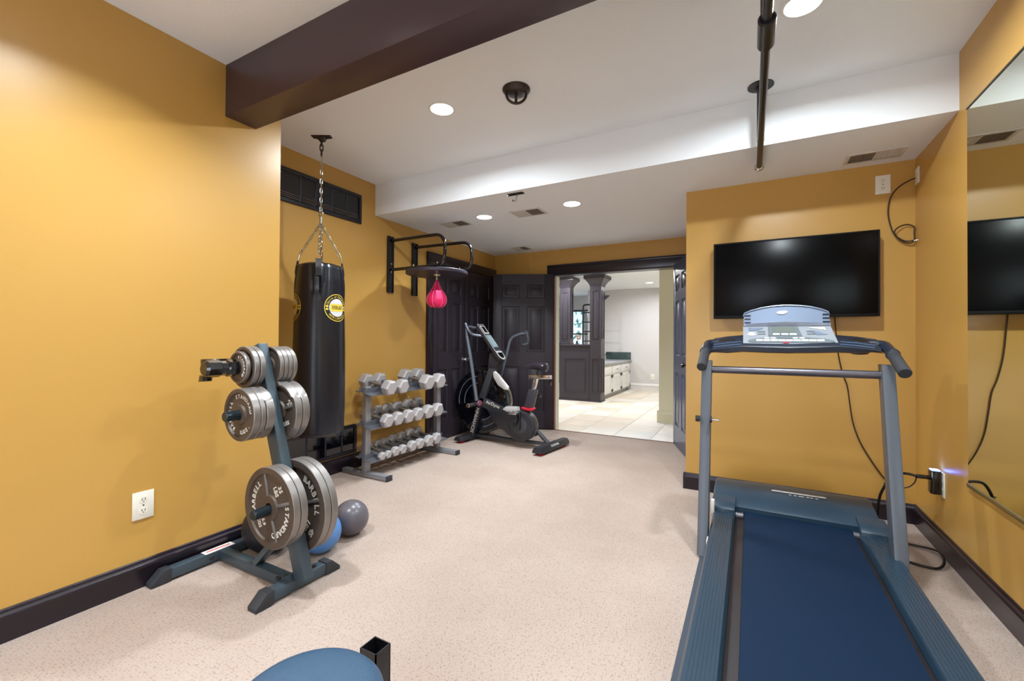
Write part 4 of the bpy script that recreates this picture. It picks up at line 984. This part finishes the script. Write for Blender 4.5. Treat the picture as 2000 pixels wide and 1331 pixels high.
for ua, ub in ((1396, 1448), (1640, 1712)):
    for t_ in (.72, .97): MB().tube([on_tray(ua+(ub-ua)*k/6, t_)+Vector((0, 0, .002)) for k in range(7)], .0035, 8).build('tray_ridge', M_RIDGE, tray)
for u in (1418, 1681):
    c_ = on_tray(u, .6); MB().lathe([(.001, -.066), (.034, -.062), (.046, -.05), (.048, -.02)], 20, Matrix.Translation(c_)).build('cup_base', M_NAVY, tray)
# console head
q = MB(); 
base = Vector((.192, 2.925, 1.195)); 
def CH(x, t_): # console face coordinate: t along slope
    return Vector((x, 2.925+t_*.62, 1.195+t_*.62))
V = []
wb, wt = .222, .208
lowL, lowR, upR, upL = (.192-wb-.012, 0), (.192+wb+.012, 0), (.192+wt, .165), (.192-wt, .165)
face = [(-.036, 2.93, 1.200), (.424, 2.93, 1.200), (.392, 3.05, 1.297), (-.036, 3.05, 1.297)]
face = [(-.036, 2.93, 1.195), (.424, 2.93, 1.195), (.402, 3.045, 1.298), (-.038, 3.045, 1.298)]
back = [(a, b_+.09, c_-.02) for a, b_, c_ in face]
q._add(face+back, [(0, 1, 2, 3), (7, 6, 5, 4), (0, 4, 5, 1), (1, 5, 6, 2), (2, 6, 7, 3), (3, 7, 4, 0)]); ch = q.build('console_housing', M_CONS2, tm)
nf = (Vector(face[1])-Vector(face[0])).cross(Vector(face[3])-Vector(face[0])).normalized()
if nf.y > 0: nf = -nf
def cf(a, t_, h=0):  # a 0..1 across, t 0..1 up
    p0 = Vector(face[0]).lerp(Vector(face[1]), a); p1 = Vector(face[3]).lerp(Vector(face[2]), a); return p0.lerp(p1, t_)+nf*h
def slab(pts, h0, h1, name, m_, parent):
    q_ = MB(); n_ = len(pts); q_._add([cf(a, t_, h0) for a, t_ in pts]+[cf(a, t_, h1) for a, t_ in pts], [tuple(range(n_)), tuple(range(2*n_-1, n_-1, -1))]+[(i, i+n_, (i+1) % n_+n_, (i+1) % n_) for i in range(n_)])
    return q_.build(name, m_, parent)
slab([(.29, .43), (.66, .43), (.64, .95), (.60, .97), (.34, .97), (.30, .95)], -.001, .003, 'display_surround', M_CONSD, ch)
slab([(.34, .62), (.61, .62), (.60, .93), (.35, .93)], .003, .004, 'display', M_LCD, ch)
for a in (.345, .44, .53): slab([(a, .47), (a+.075, .47), (a+.075, .57), (a, .57)], .003, .005, 'key', M_KEY, ch)
slab([(.06, .10), (.10, .06), (.92, .06), (.97, .10), (.97, .18), (.90, .26), (.66, .38), (.30, .38), (.12, .26), (.06, .19)], -.001, .003, 'key_panel', M_CONSD, ch)
for k in range(9): a = .15+k*.081; slab([(a, .12), (a+.074, .12), (a+.074, .23), (a, .23)], .003, .005, 'key', M_KEY, ch)
for a in (.24, .31, .55, .62): slab([(a, .27), (a+.06, .27), (a+.055, .34), (a+.005, .34)], .003, .005, 'key', M_KEY, ch)
slab([(.42, .26), (.53, .26), (.55, .31), (.53, .36), (.42, .36), (.40, .31)], .003, .006, 'round_key', M_CONSD, ch)
slab([(.44, .02), (.50, .02), (.50, .06), (.44, .06)], .003, .006, 'safety_key_slot', M_RED, ch)
for a in (.17, .72):
    for t_ in (.52, .66): slab([(a, t_), (a+.09, t_), (a+.09, t_+.07), (a, t_+.07)], -.001, .002, 'speaker_slot', M_CONSD, ch)
slab([(.05, .48), (.10, .44), (.15, .48), (.14, .62), (.08, .66), (.06, .58)], -.001, .003, 'key', M_KEY, ch)
slab([(.74, .92), (.93, .94), (.93, .76), (.88, .80)], -.001, .003, 'arrow_key', M_KEY, ch)
slab([(.06, .93), (.24, .90), (.18, .78), (.07, .74)], -.001, .003, 'printed_panel', M_CONS, ch)
slab([(.76, .74), (.84, .70), (.93, .52), (.82, .50)], -.001, .002, 'printed_panel', M_CONS, ch)
# upper visor
vis = [(-.035, 1.300), (-.035, 1.37), (-.030, 1.390), (.0, 1.405), (.06, 1.424), (.12, 1.434), (.185, 1.438), (.25, 1.434), (.31, 1.424), (.365, 1.405), (.392, 1.390), (.398, 1.37), (.404, 1.300)]
ysl = 3.05
q = MB(); n = len(vis); fr = [(x, ysl+(z-1.30)*.28, z-.012*((z-1.3)/.14)) for x, z in vis]; bk = [(x, y+.05, z-.004) for x, y, z in fr]
q._add(fr+bk, [tuple(range(n)), tuple(range(2*n-1, n-1, -1))]+[(i, i+n, (i+1) % n+n, (i+1) % n) for i in range(n)])
vz = q.build('console_visor', M_CONS, tm)
vb_ = MB(); vb_.tube([(x, y-.002, z) for x, y, z in fr[1:-1]], .005, 8); vb_.build('visor_edge', M_CONS, vz)
q = MB()
for sg, xx in ((1, -.030), (-1, .400)):
    for z_ in (1.325, 1.347, 1.368): q.bar((xx, ysl+(z_-1.3)*.28-.003, z_), (xx+sg*.033, ysl+(z_-1.3)*.28-.003, z_), .004, .006)
q.build('visor_slots', M_NAVY, vz)
q = MB(); q.x = Matrix.Translation((.165, ysl+.022, 1.382)) @ Matrix.Rotation(PI/2-.27, 4, 'X')
q.lathe([(.001, .0), (.02, .0), (.02, .0015), (.001, .002)], 20, Matrix.Diagonal((1.3, .55, 1, 1))); q.lathe([(.001, .0), (.012, .0), (.012, .0012), (.001, .0018)], 16, Matrix.Translation((.017, .004, 0)) @ Matrix.Diagonal((1.3, .7, 1, 1))); q.build('badge', M_KEY, vz)
q = MB(); q._add([(-.03, ysl-.001, 1.302), (.40, ysl-.001, 1.302), (.39, ysl-.010, 1.316), (.185, ysl-.012, 1.326), (-.02, ysl-.010, 1.316), (-.03, ysl+.02, 1.302), (.40, ysl+.02, 1.302)], [(0, 1, 2, 3, 4), (0, 5, 6, 1)]); q.build('book_ledge', mat('ledge_gloss', s(190, 196, 214), .15, metal=.4), vz)
# handlebars
for x, sg in ((-.232, -1), (.628, 1)):
    pth = fillet([(x-sg*.06, 3.02, 1.195), (x-sg*.0, 2.99, 1.192), (x+sg*.004, 2.86, 1.150), (x+sg*.006, 2.66, 1.062)], .06, 6)
    q = MB(); q.tube(pth[:-1]+[pth[-1].lerp(pth[-2], .85)], .026, 18); q.build('handlebar', M_NAVY, tm)
    p0 = Vector((x+sg*.004, 2.855, 1.147)); p1 = Vector((x+sg*.006, 2.66, 1.062))
    g = MB(); g.cyl(p0, p1, .0265, 20, .004); g.build('grip', M_FOAM, tm)
    d_ = (p1-p0).normalized(); MB().cyl(p0-d_*.006, p0+d_*.012, .0305, 20, .003).build('collar', M_NAVY, tm)

# ================================================================== EXERCISE BIKE
YK = 4.44
bk = thing('exercise_bike', 'black and silver upright fan exercise bike with moving arms and black saddle', 'exercise bike', (-2.45, YK, 0))
def K(u, v, y=YK): return aty(u, v, y)
def stab(name, A, Bp, hgt, wd_):
    A, Bp = Vector(A), Vector(Bp); d_ = (Bp-A).normalized(); sd = Vector((d_.y, -d_.x, 0)); b_ = MB(); L = (Bp-A).length
    M = Matrix(((sd.x, d_.x, 0, A.x), (sd.y, d_.y, 0, A.y), (0, 0, 1, 0), (0, 0, 0, 1)))
    poly = [(-wd_/2, .025), (-wd_/2, .05), (-wd_*.28, hgt), (wd_*.28, hgt), (wd_/2, .05), (wd_/2, .025)]
    b_.x = M; b_.prism(poly, 'y', 0, L, bev=.006); o = b_.build(name, M_BIKEB, bk)
    for t_ in (.12, .88):
        p = A.lerp(Bp, t_); MB().lathe([(.045, .001), (.045, .008), (.028, .012), (.024, .03)], 20, Matrix.Translation((p.x, p.y, 0))).build('red_foot', M_RED, bk)
    return o, M, L
fs, _, _ = stab('front_stabilizer', (-2.99, 4.17, 0), (-2.93, 4.72, 0), .075, .105)
rs, Mr, Lr = stab('rear_stabilizer', (-1.95, 4.12, 0), (-1.875, 4.74, 0), .085, .11)
q = MB(); add_text(q, 'SCHWINN', .035, Mr @ frame_matrix((.0445, Lr*.5, .068), (0, 1, 0), (-.55, 0, .8)), .0006); q.build('lettering', M_LET, rs)
MB().bar((-2.96, YK+.01, .06), (-1.92, YK, .06), .05, .028, bev=.003).build('base_rail', M_BIKE, bk)
# fan
fc = Vector((-2.83, YK+.03, .475)); FR = .375
X = Matrix.Translation(fc) @ Matrix.Rotation(PI/2, 4, 'X')
MB().lathe([(FR, -.06), (FR+.006, -.03), (FR+.006, .03), (FR, .06), (FR-.02, .066), (FR-.02, .055), (FR-.02, -.055), (FR-.02, -.066), (FR, -.06)], 64, X, cap=False).build('fan_rim', M_BLACKG, bk)
MB().lathe([(.001, .068), (.10, .070), (FR-.02, .064), (FR-.012, .058)], 64, X, cap=False).build('fan_cover', M_SMOKE, bk)
MB().lathe([(.001, -.068), (FR-.012, -.060)], 64, X, cap=False).build('rear_cover', M_BLACKG, bk)
for k in range(12):
    b_ = MB(); b_.x = X @ Matrix.Rotation(2*PI*k/12, 4, 'Z'); b_._add([(.08, -.012, .04), (.33, -.055, .045), (.33, .055, -.03), (.08, .012, -.02)], [(0, 1, 2, 3)]); b_.build('fan_blade', mat('blade_blue_grey', s(74, 88, 112), .3, metal=.4), bk)
q = MB()
for rr in (.30, .22):
    q.x = X; q.tube([(rr*math.cos(a_), rr*math.sin(a_), .071) for a_ in [PI*.55+PI*.5*k/20 for k in range(21)]], .003, 6); q.tube([(rr*math.cos(a_), rr*math.sin(a_), .071) for a_ in [-PI*.1-PI*.35*k/20 for k in range(21)]], .003, 6)
q.build('cover_rib', mat('rib_grey', s(130, 140, 158), .3), bk)
MB().lathe([(.05, .066), (.045, .085), (.001, .088)], 24, X).build('fan_hub', M_BLACK, bk)
q = MB(); q.x = X
for k in range(16): a_ = 2*PI*k/16; q.lathe([(.006, .058), (.004, .068), (.001, .069)], 8, Matrix.Translation((.358*math.cos(a_), .358*math.sin(a_), 0)))
tag(q.build('rim_screws', M_CHROME, bk), 'ring of small silver screws')
yn = YK-.06
# frame members
q = MB(); q.prism([(K(933, 789, yn).x, K(933, 789, yn).z), (K(944, 792, yn).x, K(944, 792, yn).z), (K(968, 722, yn).x, K(968, 722, yn).z), (K(957, 720, yn).x, K(957, 720, yn).z)], 'y', yn-.03, yn+.03, bev=.004); q.build('head_tube', M_BIKE, bk)
q = MB(); a, c = K(938, 790, yn), K(922, 851, yn); q.bar(a, c, .05, .05, up=(1, 0, 0), bev=.003); fk = q.build('front_fork', M_BIKE, bk)
dd = (a-c).normalized(); nn = Vector((0, -1, 0)); q = MB(); cc = a.lerp(c, .5)+nn*.0265; add_text(q, 'SCHWINN', .06, frame_matrix(cc, dd, Vector((0, -1, 0)).cross(dd)), .0006, sx=1.1); q.build('lettering', M_LET, fk)
q = MB(); pl_ = [(938, 776), (950, 779), (982, 796), (1003, 796), (1006, 808), (985, 809), (960, 803), (940, 793)]; q.prism([(K(u, v, yn).x, K(u, v, yn).z) for u, v in pl_], 'y', yn-.03, yn+.03, bev=.004); tb_ = q.build('main_beam', M_BIKE, bk)
q = MB(); a, c = K(947, 785, yn-.031), K(968, 794, yn-.031); dx = (c-a).normalized(); add_text(q, 'AirDyne', .055, frame_matrix(a.lerp(c, .6)+Vector((.02, 0, 0)), dx, Vector((0, -1, 0)).cross(dx)), .0006); q.build('lettering', M_LET, tb_)
q = MB(); q.prism([(K(u, v, yn).x, K(u, v, yn).z) for u, v in [(984, 799), (990, 794), (1012, 795), (1014, 805), (998, 808)]], 'y', yn-.034, yn+.034, bev=.004); q.build('silver_cover', M_SATIN, bk)
# chrome guard
g_ = [(966, 727), (970, 725), (976, 731), (996, 756), (995, 762), (987, 761), (975, 752), (967, 738)]
q = MB(); q.prism([(K(u, v, yn).x, K(u, v, yn).z) for u, v in g_], 'y', yn-.04, yn-.01, bev=.008); q.build('wind_guard', M_SATIN, bk)
# belt guard
ym_ = YK-.10; cg = K(1016, 833, ym_); RG = .172
hull = [(K(952, 801, ym_).x, K(952, 801, ym_).z), (K(985, 806, ym_).x, K(985, 806, ym_).z)]+[(cg.x+RG*math.cos(a_), cg.z+RG*math.sin(a_)) for a_ in [math.radians(100-k*11) for k in range(22)]]+[(K(966, 826, ym_).x, K(966, 826, ym_).z)]
q = MB(); q.prism(hull, 'y', YK-.11, YK+.02, bev=.006); bg_ = q.build('belt_guard', M_BIKEB, bk)
X2 = Matrix.Translation((cg.x, YK-.11, cg.z)) @ Matrix.Rotation(PI/2, 4, 'X')
MB().lathe([(.09, -.002), (.09, .006), (.08, .010), (.001, .012)], 36, X2).build('guard_disc', M_BIKE, bk)
MB().lathe([(RG-.02, -.002), (RG-.02, .003), (RG-.035, .003), (RG-.035, -.002)], 48, X2, cap=False).build('guard_ring', M_BIKEB, bk)
q = MB(); q.bar((cg.x, YK-.135, cg.z-.03), (cg.x, YK-.135, cg.z+.16), .035, .02, up=(0, 1, 0), bev=.004); q.build('crank_arm', M_BLACKG, bk)
pc = Vector((cg.x-.03, YK-.20, cg.z+.16)); pd = MB()
pd.box(pc.x-.05, pc.x+.05, pc.y-.045, pc.y-.037, pc.z-.012, pc.z+.012, .003); pd.box(pc.x-.05, pc.x+.05, pc.y+.037, pc.y+.045, pc.z-.012, pc.z+.012, .003)
for dx in (-.05, -.02, .014, .044): pd.box(pc.x+dx, pc.x+dx+.007, pc.y-.04, pc.y+.04, pc.z-.010, pc.z+.010)
pd.cyl((pc.x+.03, pc.y-.04, pc.z), (pc.x+.03, YK-.12, pc.z), .008, 10); pd.x = Matrix.Translation(pc) @ Matrix.Rotation(1.2, 4, 'Y') @ Matrix.Translation(-pc); pd.build('pedal', M_CHROME, bk)
q = MB(); q.prism([(K(u, v, YK-.05).x, K(u, v, YK-.05).z) for u, v in [(1019, 796), (1030, 799), (1043, 797), (1044, 799), (1040, 803), (1031, 802), (1022, 800)]], 'y', YK-.075, YK-.01, bev=.004); q.build('red_handle', M_RED, bk)
# seat post and saddle
q = MB(); q.prism([(K(u, v).x, K(u, v).z) for u, v in [(1034, 761), (1050, 762), (1041, 802), (1024, 800)]], 'y', YK-.025, YK+.025, bev=.004); q.build('seat_sleeve', M_BIKE, bk)
q = MB(); q.bar(K(1041, 764), K(1048, 738), .035, .045, up=(1, 0, 0), bev=.003); q.build('seat_post', M_CHROME, bk)
q = MB(); q.bar(K(1034, 737), K(1077, 737), .04, .045, bev=.004); q.build('seat_slider', M_CHROME, bk)
for u, v in ((1054, 774), (1074, 750)):
    kk = K(u, v); q = MB(); q.lathe([(.004, 0), (.022, .004), (.022, .012), (.001, .014)], 10, Matrix.Translation(kk) @ Matrix.Rotation(PI/2, 4, 'Y')); q.cyl(kk+Vector((-.035, 0, 0)) if u < 1060 else kk+Vector((0, 0, .05)), kk, .006, 8); q.build('adjust_knob', M_BLACKG, bk)
sn, se = K(1022, 715), K(1069, 716); L = se.x-sn.x; V = []; F = []; ns = 16
for i in range(ns+1):
    t_ = i/ns; x = sn.x+L*t_; wd_ = .022+.075*(max(0, (t_-.35)/.65)**.8)*(1-.35*max(0, (t_-.85)/.15)**2); ht = .018+.028*min(1, t_*1.5); zc = sn.z-.005+.022*math.sin(t_*PI*.9)-.01
    if i in (0, ns): wd_ *= .55; ht *= .6
    for k in range(16): a_ = 2*PI*k/16; V.append((x, YK+wd_*math.cos(a_), zc+ht*math.sin(a_)*(1 if math.sin(a_) > 0 else 1.15)))
for i in range(ns):
    for k in range(16): F.append((i*16+k, i*16+(k+1) % 16, (i+1)*16+(k+1) % 16, (i+1)*16+k))
F += [tuple(range(16)), tuple(ns*16+k for k in range(15, -1, -1))]
q = MB(); q._add(V, F, True); q.build('saddle', mat('saddle_vinyl', s(44, 38, 46), .28), bk)
MB().cyl(K(1050, 736), K(1050, 724), .012, 12).build('saddle_clamp', M_BLACK, bk)
MB().tube([K(1047, 840), K(1076, 872)], .024, 14).build('rear_strut', M_BIKE, bk)
MB().box(cg.x+.10, cg.x+.18, YK-.09, YK+.0, cg.z-.10, cg.z-.03, .008).build('strut_bracket', M_BIKEB, bk)
# console mast, display
q = MB(); q.prism([(K(u, v).x, K(u, v).z) for u, v in [(956, 727), (968, 727), (976, 708), (984, 704), (968, 688), (960, 690), (958, 705)]], 'y', YK-.045, YK+.045, bev=.006); q.build('console_mast', M_BIKEB, bk)
ct, cbm = Vector((-2.86, 0, 1.39)), Vector((-2.53, 0, .975)); dC = (ct-cbm).normalized(); L = (ct-cbm).length; nC = Vector((dC.z, 0, -dC.x));
Mc = Matrix(((0, dC.x, nC.x, cbm.x), (1, 0, 0, YK-.005), (0, dC.z, nC.z, cbm.z), (0, 0, 0, 1)))
def cpoly(w0, inset=0, z0=0, z1=.03, t0=0, t1=1, rnd=False):
    w_ = w0-inset; a, c = L*t0+inset, L*t1-inset
    if rnd: pts = [(w_*math.cos(a_)*1.0, a+w_+w_*math.sin(a_)) for a_ in [PI+PI*k/10 for k in range(11)]]+[(w_, c), (-w_, c)]
    else: pts = [(-w_, a), (w_, a), (w_, c), (-w_, c)]
    b_ = MB(); b_.x = Mc; b_.prism(pts, 'z', z0, z1, bev=.002 if z1-z0 > .01 else 0); return b_
cs = cpoly(.070, 0, -.03, .008, 0, 1, True).build('console_body', M_BIKEB, bk); cpoly(.070, 0, .008, .012, 0, 1, True).build('silver_border', M_SATIN, cs)
cpoly(.066, 0, .012, .014, .24, .985).build('console_face', M_BIKE, cs)
cpoly(.05, 0, .014, .016, .72, .95).build('display_bezel', M_LET, cs)
cpoly(.036, 0, .016, .017, .75, .93).build('display', M_BLACK, cs)
cpoly(.055, 0, .014, .016, .34, .68).build('keypad', M_SCREEN, cs)
q = MB(); q.x = Mc
for k in range(7): q.box(.035, .047, L*(.40+.04*k), L*(.42+.04*k), .016, .018)
tag(q.build('keypad_buttons', M_LET, cs), 'tiny white buttons')
cpoly(.052, 0, .012, .0135, .04, .19, True).build('cup_recess', M_BLACKG, cs)
# moving arms
ya, yf_ = YK-.16, YK+.20
q = MB(); q.tube(smooth_path([K(931, 783, ya), K(927, 755, ya), K(919, 700, ya), K(912, 658, ya)], 4), [.022]*10+[.019]*3, 14); q.build('near_arm', M_GREYT, bk)
q = MB(); q.tube(smooth_path([K(912, 660, ya), K(911, 650, ya), K(910, 634, ya)], 4), .016, 12); q.tube(smooth_path([K(909, 632, ya), K(915, 646, ya), K(924, 654, ya+.05), K(945, 657, ya+.12)], 6), .018, 14); q.tube([K(916, 638, ya), K(928, 641, ya+.08)], .015, 12); q.build('near_handle', M_GREYT, bk)
q = MB(); q.tube(fillet([K(968, 770, yf_), K(988, 700, yf_), K(997, 660, yf_), K(1018, 652, yf_), K(1031, 652, yf_)], .10, 6), .016, 14); q.build('far_arm', M_GREYT, bk)
q = MB(); q.tube(fillet([K(1027, 647, yf_), K(1032, 662, yf_), K(1031, 673, yf_), K(1019, 675, yf_-.06)], .04, 5), .019, 14); q.build('far_handle', M_FOAM, bk)
MB().cyl((K(938, 787, YK-.08).x, YK-.10, K(938, 787, YK-.08).z), (K(938, 787, YK-.08).x, YK-.06, K(938, 787).z), .034, 20).build('pivot_boss', mat('pivot_plum', s(110, 60, 76), .4), bk)
pp = K(932, 787, YK-.1); MB().cyl((pp.x, YK-.30, pp.z-.01), (pp.x, YK-.09, pp.z), .026, 20, .003).build('foot_peg', M_CHROME, bk)

# ================================================================== STOOL / BENCH NEAR CAMERA
bn = thing('exercise_bench', 'round bluish-sheened black vinyl seat pad with open square steel post, bottom edge of the photo', 'bench', (-.77, .62, 0))
q = MB(); V = []; F = []; cx0, cy0 = -.772, .568; prf = [(1.0, .44), (1.02, .46), (1.0, .482), (.93, .494), (.78, .502), (.55, .507), (.28, .510), (.02, .511)]
sg_ = 64
for r_, z_ in prf:
    for k in range(sg_):
        a_ = 2*PI*k/sg_; u_ = Vector((math.cos(a_), math.sin(a_))); rr = .157*(1+.03*math.cos(2*(a_-2.2)))
        V.append((cx0+rr*r_*u_.x, cy0+rr*r_*u_.y, z_-.004))
for i in range(len(prf)-1):
    for k in range(sg_): F.append((i*sg_+k, i*sg_+(k+1) % sg_, (i+1)*sg_+(k+1) % sg_, (i+1)*sg_+k))
F += [tuple(range(sg_-1, -1, -1)), tuple((len(prf)-1)*sg_+k for k in range(sg_))]
q._add(V, F, True); q.build('seat_pad', M_PAD, bn)
q = MB(); xa, xb, y_a, y_b, zt_ = -.837, -.784, .768, .817, .45; w_ = .003
q.box(xa, xb, y_a, y_a+w_, .05, zt_); q.box(xa, xb, y_b-w_, y_b, .05, zt_); q.box(xa, xa+w_, y_a, y_b, .05, zt_); q.box(xb-w_, xb, y_a, y_b, .05, zt_)
q.build('square_post', M_TUBEB, bn)
q = MB(); q.box(cx0-.025, cx0+.025, cy0-.025, cy0+.025, .05, .436); q.build('seat_tube', M_TUBEB, bn)
q = MB(); q.box(xa, xb, .10, .86, .004, .05, .003); q.box(-1.0, -.55, .16, .21, .004, .05, .003); q.build('base_frame', M_TUBEB, bn)
